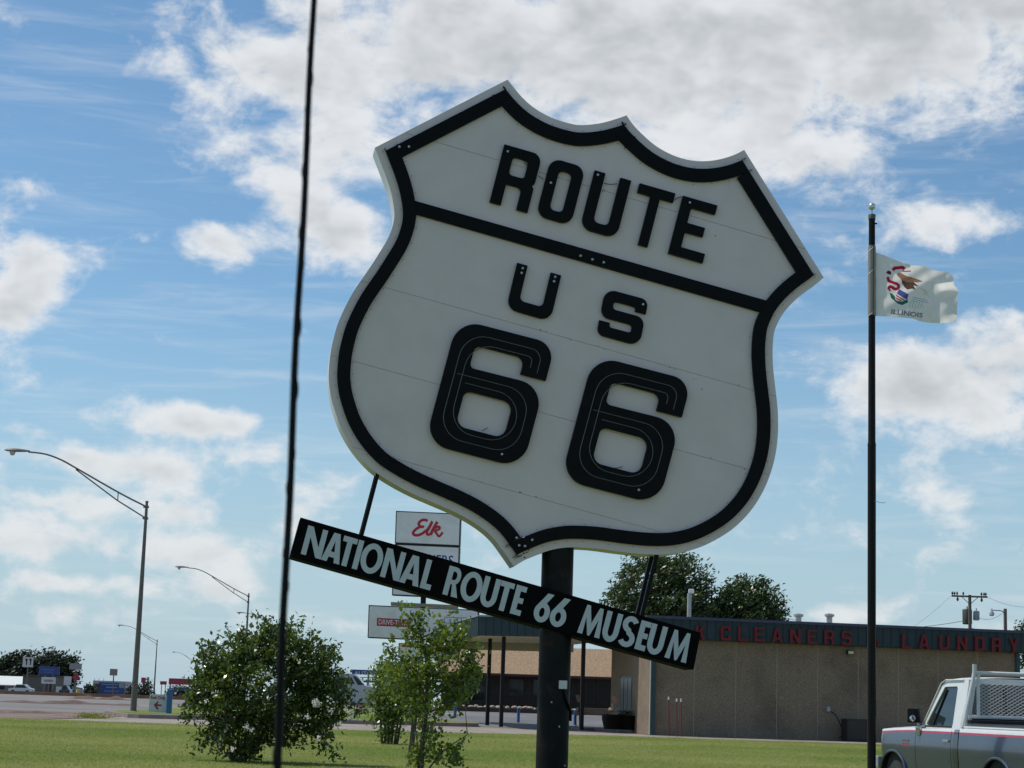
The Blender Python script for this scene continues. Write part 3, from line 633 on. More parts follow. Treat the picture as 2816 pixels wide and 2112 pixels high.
for px in (2195, 2280):
    p0 = at(px, 1735, 84); p1 = at(px + 1, 1697, 84)
    b = MB(); b.tube([p0 - V((0, 0, .35)), p1], .13, 12); b.lathe([(.15, 0), (.22, .04), (.22, .12), (.05, .17)], p1, 12); b.build('roof_vent', mat('vent_metal', (.42, .42, .41), .4, .5), bld, smooth=True)
# canopy, its front edge running in from the left towards the shop corner
CAf, CBf = V((-1.13, 84.0, 0)), BP(-.36, 2.35, 0); cdv = (CBf - CAf); CL = cdv.length; cdv.normalize(); cnr = V((cdv.y, -cdv.x, 0))
CAr, CBr = CAf + V((-1.6, 10.5, 0)), BP(-.36, 14, 0); clv = (CAf - CAr).normalized(); LLn = (CAf - CAr).length
def slab(name, z0, z1, m, q=None):
    q = q or [CAf - cnr * .06 + cdv * .05, CBf - cnr * .06, CBr, CAr + cdv * .08]
    b = MB(); b.hexa([p + V((0, 0, z0)) for p in q], [p + V((0, 0, z1)) for p in q]); return b.build(name, m, bld)
slab('canopy_soffit', 4.03, 4.07, M_SOFF); slab('canopy_roof', 4.6, 4.66, MATS['roof_grey'])
slab('canopy_beam', 3.66, 4.028, mat('beam_tan', (.42, .36, .27), .8), [CAr + V((.2, -.6, 0)), CBr + V((0, -.6, 0)), CBr + V((0, -.1, 0)), CAr + V((.2, -.1, 0))])
fascia_run(CAf, cdv, cnr, CL, 4.03, 4.88, 19, bld)
fascia_run(CAr, clv, V((clv.y, -clv.x, 0)), LLn, 4.03, 4.88, 28, bld)
slab('canopy_trim', 4.885, 4.95, mat('trim_pale', (.3, .34, .36), .4), [CAf + cnr * .06, CBf + cnr * .06, CBf - cnr * .05, CAf - cnr * .05])
slab('canopy_trim', 4.886, 4.949, MATS['trim_pale'], [CAr + V((-.06, 0, 0)), CAf + V((-.06, -.0, 0)), CAf + V((.05, .06, 0)), CAr + V((.05, 0, 0))])
for px, dd in ((1342, 87.5), (1380, 84.1), (1601, 82.9)):
    p = base(px, dd); b = MB(); b.box((p.x, p.y, 2.05 + p.z * .5), (.16, .16, 3.96 - p.z), Matrix.Rotation(YB, 3, 'Z')); b.build('canopy_column', M_COLM, bld)
# step at the entrance with red kerb
M_REDK = mat('red_kerb_paint', (.20, .035, .03), .7, var=.3, scale=8)
stp = thing('entrance_step', 'raised concrete entrance walk with red painted kerb edge', 'step', base(1750, 80))
p0, p1, p2, p3 = on_ground(1691, 2012.5), on_ground(1812, 2014.5), V((6.1, 87, 0)), V((3.2, 87, 0))
b = MB(); b.hexa([p0, p1, p2, p3], [p + V((0, 0, .155)) for p in (p0, p1, p2, p3)]); b.build('walk_slab', M_CONC, stp)
b = MB(); b.hexa([p0 + V((.5, -.03, .01)), p1 + V((0, -.03, .01)), p1 + V((0, -.004, .01)), p0 + V((.5, -.004, .01))], [p + V(q) for p, q in ((p0, (.5, -.03, .14)), (p1, (0, -.03, .14)), (p1, (0, -.004, .14)), (p0, (.5, -.004, .14)))]); b.build('painted_edge', M_REDK, stp)
p0b, p1b = on_ground(1604, 2009.5), on_ground(1690, 2011)
b = MB(); b.hexa([p0b, p1b + V((-.02, 0, 0)), V((3.1, 88, 0)), V((p0b.x, 88, 0))], [p0b + V((0, 0, .12)), p1b + V((-.02, 0, .12)), V((3.1, 88, .12)), V((p0b.x, 88, .12))]); b.build('walk_slab', mat('dark_concrete', (.2, .185, .17), .9), stp)
# ------------------------------------------------------------------ things at the entrance
def planter(name, px, py, rx, h, label):
    p = base(px, py); p.z = .16
    t = thing(name, label, 'planter', p); b = MB(); b.lathe([(rx * .8, 0), (rx, h * .7), (rx, h), (rx * .9, h), (rx * .85, h * .9), (.01, h * .88)], p, 14); b.build('tub', mat('barrel_dark', (.004, .004, .0035), .8, spec=.1), t, smooth=True)
    return t, p
t1, p_ = planter('tub_planter', 1688, 81.8, .50, .62, 'dark round tub holding junk and wooden pieces beside shop door')
def stick(t, name, pts, w, m):
    a, c = at(*pts[0], p_.y), at(*pts[1], p_.y); d = (c - a); n_ = d.normalized(); s_ = V((0, 1, 0)).cross(n_).normalized() * w / 2; q = V((0, .03, 0))
    b = MB(); b.hexa([a - s_ - q, a + s_ - q, a + s_ + q, a - s_ + q], [c - s_ - q, c + s_ - q, c + s_ + q, c - s_ + q]); return b.build(name, m, t, bevel=.004)
M_WOODR = mat('wood_reddish', (.30, .17, .12), .7, var=.2, scale=12); M_WOODP = mat('wood_pale', (.50, .36, .22), .7, var=.2, scale=12)
stick(t1, 'wooden_paddle', ((1694, 1935), (1686, 1914)), .17, M_WOODR); stick(t1, 'stick', ((1689, 1956), (1682, 1934)), .05, M_WOODP)
b = MB(); b.lathe([(.01, -.1), (.12, -.07), (.15, 0), (.1, .09), (.01, .11)], at(1681, 1951, p_.y), 10); b.build('gourd', M_WOODP, t1, smooth=True)
b = MB(); b.box(at(1700, 1951, p_.y), (.20, .08, .07), Matrix.Rotation(-.7, 3, 'Y')); b.build('blue_bottle', mat('pale_blue', (.12, .22, .27), .4), t1, bevel=.02)
stick(t1, 'handle', ((1661, 2001), (1670, 1962)), .05, M_COLM)
t2, p2_ = planter('tub_planter', 1725, 81.9, .46, .60, 'dark tub with small white flowers against the shop wall')
lf = []
for i in range(160): a_ = random.uniform(0, 6.28); r_ = random.uniform(0, .42); lf.append((p2_.x + r_ * math.cos(a_), p2_.y + r_ * math.sin(a_), .16 + .6 + random.uniform(0, .2)))
M_LDK = leaf_mat('leaf_dark', (.018, .032, .010), (.04, .06, .02), .2, .5)
M_FLW = leaf_mat('petal_white', (.72, .70, .66), (.80, .78, .72), .25, .6, (1, 1, .95))
def leaf_cloud(name, pts, size, m, parent=None, flow=(0, 0, 0), jit=1.0, aspect=.5):
    P_ = np.asarray(pts, np.float32); n = len(P_)
    d = rng.normal(0, 1, (n, 3)) * jit + np.asarray(flow); d /= np.linalg.norm(d, axis=1)[:, None] + 1e-6
    u = rng.normal(0, 1, (n, 3)); u -= (u * d).sum(1)[:, None] * d; u /= np.linalg.norm(u, axis=1)[:, None] + 1e-6
    nn = np.cross(d, u); s_ = (size * rng.uniform(.6, 1.35, n))[:, None]
    v = np.zeros((n, 4, 3), np.float32); v[:, 0] = P_ - d * s_ * .5; v[:, 1] = P_ + u * s_ * aspect * .5 + nn * s_ * .10 - d * s_ * .05; v[:, 2] = P_ + d * s_ * .5; v[:, 3] = P_ - u * s_ * aspect * .5 + nn * s_ * .10 - d * s_ * .05
    return np_mesh(name, v.reshape(-1, 3), np.arange(n * 4).reshape(n, 4), m, parent)
leaf_cloud('foliage', lf, .12, M_LDK, t2); leaf_cloud('flowers', lf[:9], .09, M_FLW, t2)
t3 = thing('wooden_cart_rack', 'reddish wooden slatted rack leaning beside the blue bollard', 'rack', on_ground(1588, 1999)); p_ = on_ground(1588, 1999)
stick(t3, 'wooden_paddle', ((1593, 1930), (1587, 1911)), .16, M_WOODR); stick(t3, 'leg', ((1594, 1999), (1593, 1930)), .06, M_COLM); stick(t3, 'crate', ((1587, 1968), (1587, 1958)), .14, M_WOODR); stick(t3, 'gourd', ((1587, 1951), (1588, 1946)), .11, M_WOODP); stick(t3, 'leg', ((1584, 1999), (1584, 1966)), .05, M_COLM)
M_STAKE = mat('stake_red', (.16, .022, .02), .5); 
for i, (px, y0, y1, lb) in enumerate(((1842, 1916, 2020, 'shortest and leftmost thin red stake with white tip by tan wall'), (1864, 1921, 2027, 'middle one of three thin red stakes with white tips'), (1876, 1921, 2031, 'thin red stake with white tip farthest from the downspout'))):
    p = base(px, 78.2 - .35 * i); t = thing('marker_stake', lb, 'stake', p, 'red stakes by the tan wall'); q = at(px - 3, y0, p.y)
    b = MB(); b.tube([p, q - V((0, 0, .13))], .022, 6); b.build('rod', M_STAKE, t); b = MB(); b.tube([q - V((0, 0, .128)), q], .032, 6); b.build('white_tip', mat('tip_white', (.75, .75, .72), .5), t)
p = base(2362, 79.4); t = thing('condenser_unit', 'dark louvred air conditioner unit against the tan wall', 'air conditioner', p)
b = MB(); b.box((p.x, p.y + .4, .48), (1.15, .7, .92), Matrix.Rotation(YB, 3, 'Z')); b.build('casing', mat('unit_dark', (.022, .020, .018), .6), t, bevel=.02)
for k in range(9): b = MB(); b.box((p.x + .062, p.y + .042, .16 + k * .085), (1.04, .03, .045), Matrix.Rotation(YB, 3, 'Z')); b.build('louvre', mat('louvre_dark', (.04, .036, .032), .5), t)
for i, (px, py, lb) in enumerate(((1251, 1974, 'blue steel bollard half hidden by the leafy sapling'), (1425, 1988, 'blue steel bollard standing clear between canopy columns'), (1581, 1994, 'blue steel bollard just beside the big black sign post'))):
    p = on_ground(px, py); t = thing('bollard', lb, 'bollard', p, 'blue bollards in the drive')
    b = MB(); b.tube([p, p + V((0, 0, .72))], .075, 12); b.build('pipe', mat('bollard_blue', (.035, .12, .34), .45), t, smooth=True); b = MB(); b.lathe([(.075, 0), (.06, .03), (.01, .045)], p + V((0, 0, .721)), 12); b.build('cap', mat('cap_pale', (.3, .4, .5), .5), t, smooth=True)

# ------------------------------------------------------------------ brown building across the lot
BD = 117.0
br = thing('brown_restaurant', 'low dark brown timber building under a wide tan shingle roof', 'building', base(1450, BD))
zg = gz(BD); M_BRN = mat('brown_board', (.045, .030, .022), .8, var=.3, scale=3, stretch=(6, 6, .3)); M_SHG = mat('tan_shingle', (.34, .225, .135), .95, var=.4, scale=9, bump=.8, bscale=12, stretch=(1, 1, 2.5))
XL, XR = at(1212, 1925, BD).x, at(1850, 1925, BD).x
ze = at(1450, 1851, BD).z; 
b = MB(); b.box(((XL + XR) / 2, BD + 5, (zg + ze) / 2), (XR - XL, 10, ze - zg)); wl = b.build('wall', M_BRN, br)
x = XL + .1
while x < XR: b = MB(); b.box((x, BD - .02, (zg + ze) / 2), (.16, .03, ze - zg - .02)); b.build('batten', M_BRN, br); x += .8
rows = 1; zt = ze + 1.75; nsh = 0
for r_ in range(rows):
    f0, f1 = r_ / rows, (r_ + 1) / rows; b = MB(); s0, s1 = XL - .9 + 1.5 * f0, XL - .9 + 1.5 * f1
    y0, y1 = BD - 1.2 + 2.6 * f0, BD - 1.2 + 2.6 * f1; z0, z1 = ze - .12 + (zt - ze) * f0, ze - .12 + (zt - ze) * f1
    b.hexa([(s0, y0, z0), (XR + .9, y0, z0), (XR + .9, y1 + .02, z1), (s1, y1 + .02, z1)], [(s0, y0 - .008, z0 + .03), (XR + .9, y0 - .008, z0 + .03), (XR + .9, y1, z1 + .02), (s1, y1, z1 + .02)]); b.build('roof', M_SHG, br)
b = MB(); b.box(((XL + XR) / 2, BD - 1.22, ze - .17), (XR - XL + 1.8, .06, .14)); b.build('eave_board', mat('eave_red', (.07, .02, .018), .7), br)
b = MB(); b.box(((XL + XR) / 2 + .4, BD + 5, zt - .3), (XR - XL - .5, 7, .3)); b.build('roof_deck', M_SHG, br)
for x0, x1, y0, y1 in ((1265, 1335, 1862, 1930), (1400, 1440, 1866, 1915), (1466, 1500, 1866, 1915), (1610, 1636, 1862, 1936), (1640, 1690, 1868, 1925)):
    a, c = at(x0, y0, BD - .03), at(x1, y1, BD - .03); b = MB(); b.box(((a.x + c.x) / 2, BD - .04, (a.z + c.z) / 2), (c.x - a.x, .05, a.z - c.z)); w_ = b.build('window', M_FRAME, br)
    b = MB(); b.box(((a.x + c.x) / 2, BD - .068, (a.z + c.z) / 2), (c.x - a.x - .14, .01, a.z - c.z - .14)); b.build('pane', M_GLD, w_)
b = MB(); b.box((at(1395, 1925, BD).x, BD - .45, at(1395, 1905, BD).z), (9.5, .05, .06)); b.build('rail', M_FRAME, br)
a = at(1327, 1792, BD); b = MB(); b.box((a.x, BD + 3, a.z), (.35, .5, .9)); b.build('chimney', M_BRN, br)
p = base(1648, BD - 1.5); b = MB(); b.box((p.x, BD - 1.5, zg + .22), (2.8, .9, .42)); tag(b.build('timber_planter', mat('planter_wood', (.15, .10, .065), .8), None, bevel=.02), 'long low timber planter box in front of the brown building', 'planter')
bed = thing('flower_bed', 'raised bed edged with pale stones before the brown building', 'flower bed', base(1400, BD - 3))
b = MB(); b.box(((XL + at(1600, 1925, BD).x) / 2, BD - 2.6, zg + .12), (at(1600, 1925, BD).x - XL, 1.6, .26)); b.build('soil', mat('bed_soil', (.07, .04, .03), .9), bed)
M_RK = mat('bed_stone', (.42, .34, .26), .9, var=.35, scale=4)
rk = MB(); rk.lathe([(.02, -.10), (.14, -.07), (.18, 0), (.12, .08), (.02, .10)], (0, 0, 0), 7); r0 = rk.build('stone', M_RK, None); rme = r0.data; x = XL + .2; first = True
while x < at(1598, 1925, BD).x:
    o = r0 if first else bpy.data.objects.new('stone', rme)
    if not first: COL.objects.link(o)
    first = False; o.location = (x, BD - 3.0 + random.uniform(-.25, .5), zg + .30 + random.uniform(-.04, .05)); o.rotation_euler = (random.uniform(-.3, .3), 0, random.uniform(0, 6)); o.scale = (random.uniform(.7, 1.5), random.uniform(.7, 1.3), random.uniform(.6, 1.1)); mw = o.matrix_basis.copy()
    o.parent = bed; o.matrix_parent_inverse = bed.matrix_world.inverted(); x += random.uniform(.2, .5)

# ------------------------------------------------------------------ pole sign of the cleaners
PD = 93.0
ps = thing('pylon_sign', 'white stacked pylon sign on a dark pole behind the leafy sapling', 'sign', base(1153, PD))
M_CABF = mat('sign_frame_brown', (.035, .026, .024), .5); M_CABW = mat('sign_acrylic', (.84, .81, .77), .35, var=.04, scale=2, col2=(.76, .73, .69), c2scale=.9); M_SRED = mat('print_red', (.50, .015, .03), .5); M_SBLU = mat('print_blue', (.03, .04, .28), .5)
PN = V((.06, 1, 0)).normalized(); PU = V((PN.y, -PN.x, 0)); PO = base(1153, PD)
def PP(px, py, z=0.): return at_plane(px, py, V((PO.x, PD - .35, 0)), PN) + PN * z
def cabinet(x0, y0, x1, y1, skew=.045):
    q = lambda x, y: (x, y)
    b = MB(); pl = [(x0, y1), (x1, y1 + skew * (x1 - x0)), (x1 + (y1 - y0) * .036, y0 + skew * (x1 - x0)), (x0 + (y1 - y0) * .036, y0)]
    b.prism([pl], PP, 0, .55); cb = b.build('cabinet', M_CABF, ps, bevel=.02)
    b = MB(); b.prism([inset(pl, 3.0)], PP, -.012, -.001); b.build('face', M_CABW, cb); return cb
c1 = cabinet(1085.5, 1404.5, 1264.5, 1494); c2 = cabinet(1082.5, 1495.5, 1262, 1562); c3 = cabinet(1077.5, 1564, 1258, 1637)
c4 = cabinet(1010.5, 1663.5, 1313.5, 1754); c5 = cabinet(1095, 1768, 1262, 1806)
b = MB(); b.prism([[(1074, 1664.5), (1258, 1673), (1258, 1664), (1074, 1655)]], PP, .1, .5); b.build('top_rail', mat('rail_tan', (.32, .26, .18), .7), ps)
b = MB(); b.prism([[(1036, 1721), (1129, 1725.5), (1130, 1703.5), (1037, 1699)]], PP, -.016, -.0125); rb = b.build('red_panel', M_SRED, c4)
def on_q(c, z): 
    (xa, ya), (xb, yb), (xc, yc) = c      # BL, BR, TL
    return lambda u, v: PP(xa + (xb - xa) * u + (xc - xa) * v, ya + (yb - ya) * u + (yc - ya) * v, z)
text_on('lettering', 'DRIVE-THRU', on_q(((1041, 1717), (1124, 1721), (1041.7, 1703)), -.019), mat('print_white', (.7, .7, .68), .5), c4, .01)
text_on('lettering', 'CLEANERS', on_q(((1100, 1548), (1246, 1555), (1101, 1521)), -.016), M_SBLU, c2, .012)
b = MB(); b.prism([[(1102, 1779), (1255, 1786), (1255, 1779), (1102, 1772)]], PP, -.016, -.0125); b.build('red_strip', M_SRED, c5)
for k, (pts, w) in enumerate((([(1176, 1433), (1170, 1430), (1160, 1431), (1152, 1439), (1155, 1447), (1166, 1449), (1155, 1449), (1143, 1456), (1136, 1465), (1139, 1471), (1150, 1472), (1162, 1467), (1172, 1459)], 6.0),
                              ([(1172, 1461), (1182, 1447), (1189, 1434), (1184, 1446), (1176, 1460), (1174, 1468), (1180, 1470), (1188, 1463)], 5.4),
                              ([(1203, 1435), (1195, 1449), (1184, 1471)], 6.4), ([(1187, 1459), (1200, 1450), (1208, 1449), (1208, 1455), (1197, 1460), (1201, 1468), (1208, 1475), (1218, 1464)], 5.0))):
    pth = catmull(pts, 5); b = MB()
    tb = MB(); tb.tube([PP(x, y, -.016 - .002 * k) for x, y in pth], w * .66 * PD / FPX, 7); 
    tb.v = [tuple(V(q) + PN * (-(V(q) - PP(1150, 1450, -.014 - .003 * k)).dot(PN) * .93)) for q in tb.v]
    tb.build('script_letter', M_SRED, c1, smooth=True)
st = [(1222, 1697), (1290, 1700), (1291, 1716), (1289, 1728), (1290, 1744), (1277, 1741), (1262, 1742), (1248, 1738), (1247, 1714), (1222, 1713)]
for a, c in zip(st, st[1:] + st[:1]):
    b = MB(); b.tube([PP(*a, -.016), PP(*c, -.016)], .012, 5); b.build('outline', M_SBLU, c4)
for y, x0, x1 in ((1704, 1268, 1282), (1710, 1270, 1282), (1716, 1268, 1282), (1726, 1266, 1280)):
    b = MB(); b.prism([[(x0, y + 3), (x1, y + 3.5), (x1, y), (x0, y - .5)]], PP, -.016, -.0125); b.build('stripe', M_SRED, c4)
for cx, cy in ((1246, 1716), (1238, 1705), (1254, 1724)):
    b = MB(); b.prism([[(cx + (3.2 if k % 2 == 0 else 1.4) * math.sin(k * math.pi / 5), cy - (3.2 if k % 2 == 0 else 1.4) * math.cos(k * math.pi / 5)) for k in range(10)]], PP, -.016, -.0125); b.build('star', M_SBLU, c4)
pt = PP(1168, 1660, .3); b = MB(); b.tube([V((PO.x, PD, PO.z)), V((PO.x, PD, PP(1168, 1420).z))], .135, 14); b.build('pole', M_COLM, ps, smooth=True)
b = MB(); b.tube([V((PO.x - .25, PD, PO.z)), V((PO.x - .25, PD, PP(1100, 1760).z))], .09, 10); b.build('pole', M_COLM, ps, smooth=True)

# ------------------------------------------------------------------ flag and flagpole
FD = 26.7
fp = thing('flagpole', 'tall dark flagpole with silver ball on top', 'flagpole', base(2397, FD)); fb = base(2397, FD)
M_FPO = mat('flagpole_black', (.009, .0075, .007), .45, spec=.2, var=.3, stretch=(4, 4, .4))
zs = at(2397, 1221, FD).z; zt = at(2394, 592, FD).z
b = MB(); b.tube([fb, V((fb.x, FD, zs))], .060, 18); b.build('lower_pole', M_FPO, fp, smooth=True)
b = MB(); b.tube([V((fb.x, FD, zs - .02)), V((fb.x, FD, zs + .03)), V((fb.x, FD, zt))], [.064, .054, .047], 18); b.build('upper_pole', M_FPO, fp, smooth=True)
b = MB(); b.lathe([(.055, -.06), (.055, .0), (.05, .012)], (fb.x, FD, zt), 16); b.build('pole_cap', mat('cap_grey', (.10, .10, .09), .5), fp, smooth=True)
b = MB(); b.tube([V((fb.x, FD, zt)), V((fb.x, FD, zt + .10))], .012, 8); b.build('spindle', M_CHROME, fp)
cb_ = at(2394.5, 568, FD); b = MB(); b.lathe([(.001 + .052 * math.sin(math.pi * k / 12), -.052 * math.cos(math.pi * k / 12)) for k in range(13)], (fb.x, FD, cb_.z), 20); b.build('ball', mat('ball_metal', (.72, .70, .66), .25, .9, var=.03), fp, smooth=True)
b = MB(); b.tube([at(2403, 614, FD - .05), at(2412, 615, FD - .05)], .012, 6); b.build('pulley', M_BLKM, fp)
b = MB(); b.tube([V((fb.x + .05, FD - .06, fb.z + 1.2)), at(2399, 1300, FD - .07), at(2403, 616, FD - .06)], .0035, 5); b.build('halyard', M_BLKM, fp)
b = MB(); b.tube([at(x, y, FD - .05) for x, y in catmull([(2398, 1376), (2410, 1379), (2425, 1383), (2435, 1381)], 4)], .004, 5); b.build('loose_end', M_CHROME, fp)
def zf(x, y): return (2300 + x / 3.32, 500 + y / 3.32)
def wave(x, y):     # depth of the cloth at zoomed flag coordinates
    s_ = max(0, (x - 345) / 760.); d1 = (x * .82 + (y - 640) * -.55); d2 = x * .5 + y * .9
    return (.13 * s_ * math.sin(d1 / 95.) * (0.4 + s_) + .06 * math.sin(d2 / 92. + .6) * min(1, s_ * 2.2) + .014 * math.sin((x + 1.7 * y) / 46.) * min(1, s_ * 3) + .008 * math.sin((x * 2.1 - y) / 37.) + .20 * smooth(850, 985, x - (y - 1000) * .15) * smooth(900, 1010, y))
def FLP(x, y, o=0.): px, py = zf(x, y); return at(px, py, FD - .02 + wave(x, y) + o)
topc = catmull([(345, 640), (440, 672), (520, 705), (610, 738), (700, 760), (800, 772), (870, 800), (960, 818), (1030, 832), (1066, 880), (1075, 940), (1112, 990)], 6)
botc = catmull([(345, 1222), (440, 1228), (530, 1234), (620, 1240), (700, 1250), (760, 1272), (850, 1287), (940, 1290), (1020, 1284), (1095, 1270), (1102, 1160), (1112, 1000)], 6)
def lerp_c(c, u): k = u * (len(c) - 1); i = min(int(k), len(c) - 2); f = k - i; return (c[i][0] * (1 - f) + c[i + 1][0] * f, c[i][1] * (1 - f) + c[i + 1][1] * f)
NU, NV = 230, 170
gx = np.zeros((NU, NV, 2))
for i in range(NU):
    a, c = lerp_c(topc, i / (NU - 1)), lerp_c(botc, i / (NU - 1))
    for j in range(NV): f = j / (NV - 1); gx[i, j] = (a[0] * (1 - f) + c[0] * f, a[1] * (1 - f) + c[1] * f)
def pin(poly, x, y):
    c = False
    for i in range(len(poly)):
        (x1, y1), (x2, y2) = poly[i - 1], poly[i]
        if (y1 > y) != (y2 > y) and x < (x2 - x1) * (y - y1) / (y2 - y1) + x1: c = not c
    return c
rib = [stroke(catmull(p, 5), w) for p, w in (([(515, 808), (535, 788), (570, 785), (605, 782), (622, 798)], 30), ([(470, 868), (480, 905), (520, 920), (558, 935), (570, 962), (540, 980), (500, 958), (480, 965), (478, 985)], 27), ([(600, 812), (630, 818), (680, 815)], 10))]
ribd = [stroke(catmull([(462, 818), (480, 830), (500, 832)], 4), 30), stroke(catmull([(482, 985), (488, 992), (492, 998)], 4), 14)]  # dark maroon pieces of the printed ribbon
eag = [[(555, 832), (590, 832), (640, 860), (720, 880), (790, 908), (745, 920), (700, 915), (640, 920), (600, 900), (575, 875), (552, 850)]]
eagd = [[(595, 895), (640, 918), (705, 915), (755, 955), (705, 945), (722, 985), (690, 975), (650, 985), (625, 965), (600, 925)]]
shd = [(572, 980), (660, 1028), (648, 1070), (600, 1092), (540, 1088), (545, 1035)]
grn = [[(485, 1012), (512, 1022), (538, 1050), (540, 1088), (600, 1094), (650, 1072), (655, 1100), (600, 1126), (560, 1112), (500, 1062)]]
yel = [[(755, 962), (822, 985), (850, 1058), (828, 1030), (790, 1040), (800, 1010)]]
def cls(x, y):
    if not (440 < x < 880 and 760 < y < 1170): return 0
    if pin(shd, x, y):
        if y < 1000 + (x - 560) * .55 + 26: return 2
        return 1 if ((x * .55 + y * -.9) % 22) < 11 else 0
    for p in rib:
        if pin(p, x, y): return 1
    for p in ribd:
        if pin(p, x, y): return 6
    for p in eagd:
        if pin(p, x, y): return 4
    for p in eag:
        if pin(p, x, y): return 4 if math.sin(x * .12 + y * .3) > .93 else 3
    for p in grn:
        if pin(p, x, y): return 5
    for p in yel:
        if pin(p, x, y): return 7 if math.sin(x * .3 + y * .21) > .2 else 0
    if 660 < x < 800 and 1085 < y < 1155 and math.sin(x * .17 + y * .31) * math.sin(y * .23 - x * .07) > .35: return 8
    if 690 < x < 840 and abs((y - 1050 - (x - 700) * .25) % 18) < 4 and 1040 + (x - 700) * .2 < y < 1090 + (x - 700) * .2: return 9
    return 0
def cloth(name, col, tr=.5):
    m = bpy.data.materials.new(name); m.use_nodes = True; q = NG(m.node_tree); bs = m.node_tree.nodes['Principled BSDF']; out = m.node_tree.nodes['Material Output']
    t = q.n('ShaderNodeTexCoord'); c = q.mix(q.ramp(q.noise(t.outputs['Object'], 9, 3), .3, .7, .0, .18), (*col, 1), (*[k * .8 for k in col], 1))
    q.put(bs.inputs['Base Color'], c); bs.inputs['Roughness'].default_value = .8; bs.inputs['Specular IOR Level'].default_value = .2
    tl = q.n('ShaderNodeBsdfTranslucent'); q.put(tl.inputs[0], c); ms = q.n('ShaderNodeMixShader'); ms.inputs[0].default_value = tr
    m.node_tree.links.new(bs.outputs[0], ms.inputs[1]); m.node_tree.links.new(tl.outputs[0], ms.inputs[2]); m.node_tree.links.new(ms.outputs[0], out.inputs[0]); return m
CM = [('cloth', (.90, .86, .83)), ('red_print', (.50, .02, .06)), ('blue_print', (.10, .12, .38)), ('eagle_wing', (.42, .22, .14)), ('eagle_body', (.13, .07, .05)), ('laurel', (.03, .17, .12)), ('ribbon_maroon', (.18, .02, .04)), ('sun_rays', (.62, .58, .30)), ('rock_print', (.36, .55, .47)), ('olive_print', (.36, .40, .58))]
flag = thing('state_flag', 'white state flag with eagle emblem flying from the dark pole', 'flag', at(2404, 870, FD))
verts = [FLP(*gx[i, j]) for i in range(NU) for j in range(NV)]; faces = {k: [] for k in range(len(CM))}
for i in range(NU - 1):
    for j in range(NV - 1):
        cx, cy = (gx[i, j] + gx[i + 1, j + 1]) / 2; faces[cls(cx, cy)].append((i * NV + j, (i + 1) * NV + j, (i + 1) * NV + j + 1, i * NV + j + 1))
for k, (nm, col) in enumerate(CM):
    if not faces[k]: continue
    used = sorted({i for f in faces[k] for i in f}); mp = {o_: n_ for n_, o_ in enumerate(used)}
    b = MB(); b.add([verts[i] for i in used], [tuple(mp[i] for i in f) for f in faces[k]]); b.build(nm, cloth('flag_' + nm, col), flag, smooth=60, recalc=False)
text_on('lettering', 'ILLINOIS', lambda u, v: FLP(500 + 285 * u + 6 * v, 1205 + 36 * u - (45 - 3 * u) * v, -.012), mat('flag_text', (.10, .12, .20), .8), flag, .01)
b = MB(); zt_, zb_ = at(2394, 676, FD).z, at(2394, 868, FD).z
b.tube([V((fb.x, FD, zb_ + (zt_ - zb_) * k / 6)) for k in range(7)], [.058, .060, .057, .061, .058, .06, .056], 18, cap=False); sv = b.build('sleeve', cloth('sleeve_grey', (.33, .31, .29), .1), flag, smooth=True)
for y in (680, 742, 858):
    b = MB(); b.tube([at(2385, y + 14, FD - .055), at(2396, y + 4, FD - .066), at(2406, y - 4, FD - .05)], .004, 5); b.build('lashing', M_CHROME, flag)
# ------------------------------------------------------------------ pickup truck with rack
TS_, TC_ = .23, math.sqrt(1 - .23 ** 2); T0 = V((7.19, 26.8, 0))
def TP(u, v, z): return T0 + V((-TS_, TC_, 0)) * u + V((-TC_, -TS_, 0)) * v + V((0, 0, z))
M_TW = mat('truck_white', (.74, .74, .73), .25, var=.04, coat=.5); M_TG = mat('truck_grey', (.060, .078, .125), .2, .4, var=.06, coat=.9); M_TR = mat('truck_stripe', (.50, .05, .10), .35)
M_RUB = mat('rubber', (.018, .018, .018), .8); M_TGL = glass_dark('truck_glass', (.02, .03, .034), .03); M_RACK = mat('rack_white', (.66, .66, .64), .45, var=.08); M_DK = mat('dark_interior', (.02, .018, .017), .8)
trk = thing('pickup_truck', 'white and grey pickup truck with red stripe and white rack behind cab', 'truck', T0)
ARCH = ((1.75, .44), (-1.42, .44))
def zbot(u):
    z = .36
    for c, r in ARCH:
        if abs(u - c) < r: z = max(z, .30 + math.sqrt(r * r - (u - c) ** 2) * .88)
    return z
def ztop(u): return 1.085 if u < -.31 else (1.05 - .01 * max(0, u) if u < 1.0 else 1.045 - .05 * ((u - 1.0) / 1.37) ** 1.6)
def vside(z, u):
    v = .985 - .10 * max(0, (z - .80)) ** 1.5 * 2.2 - .06 * max(0, .75 - z)
    return v - .22 * max(0, (u - 2.12) / .25) ** 2.2
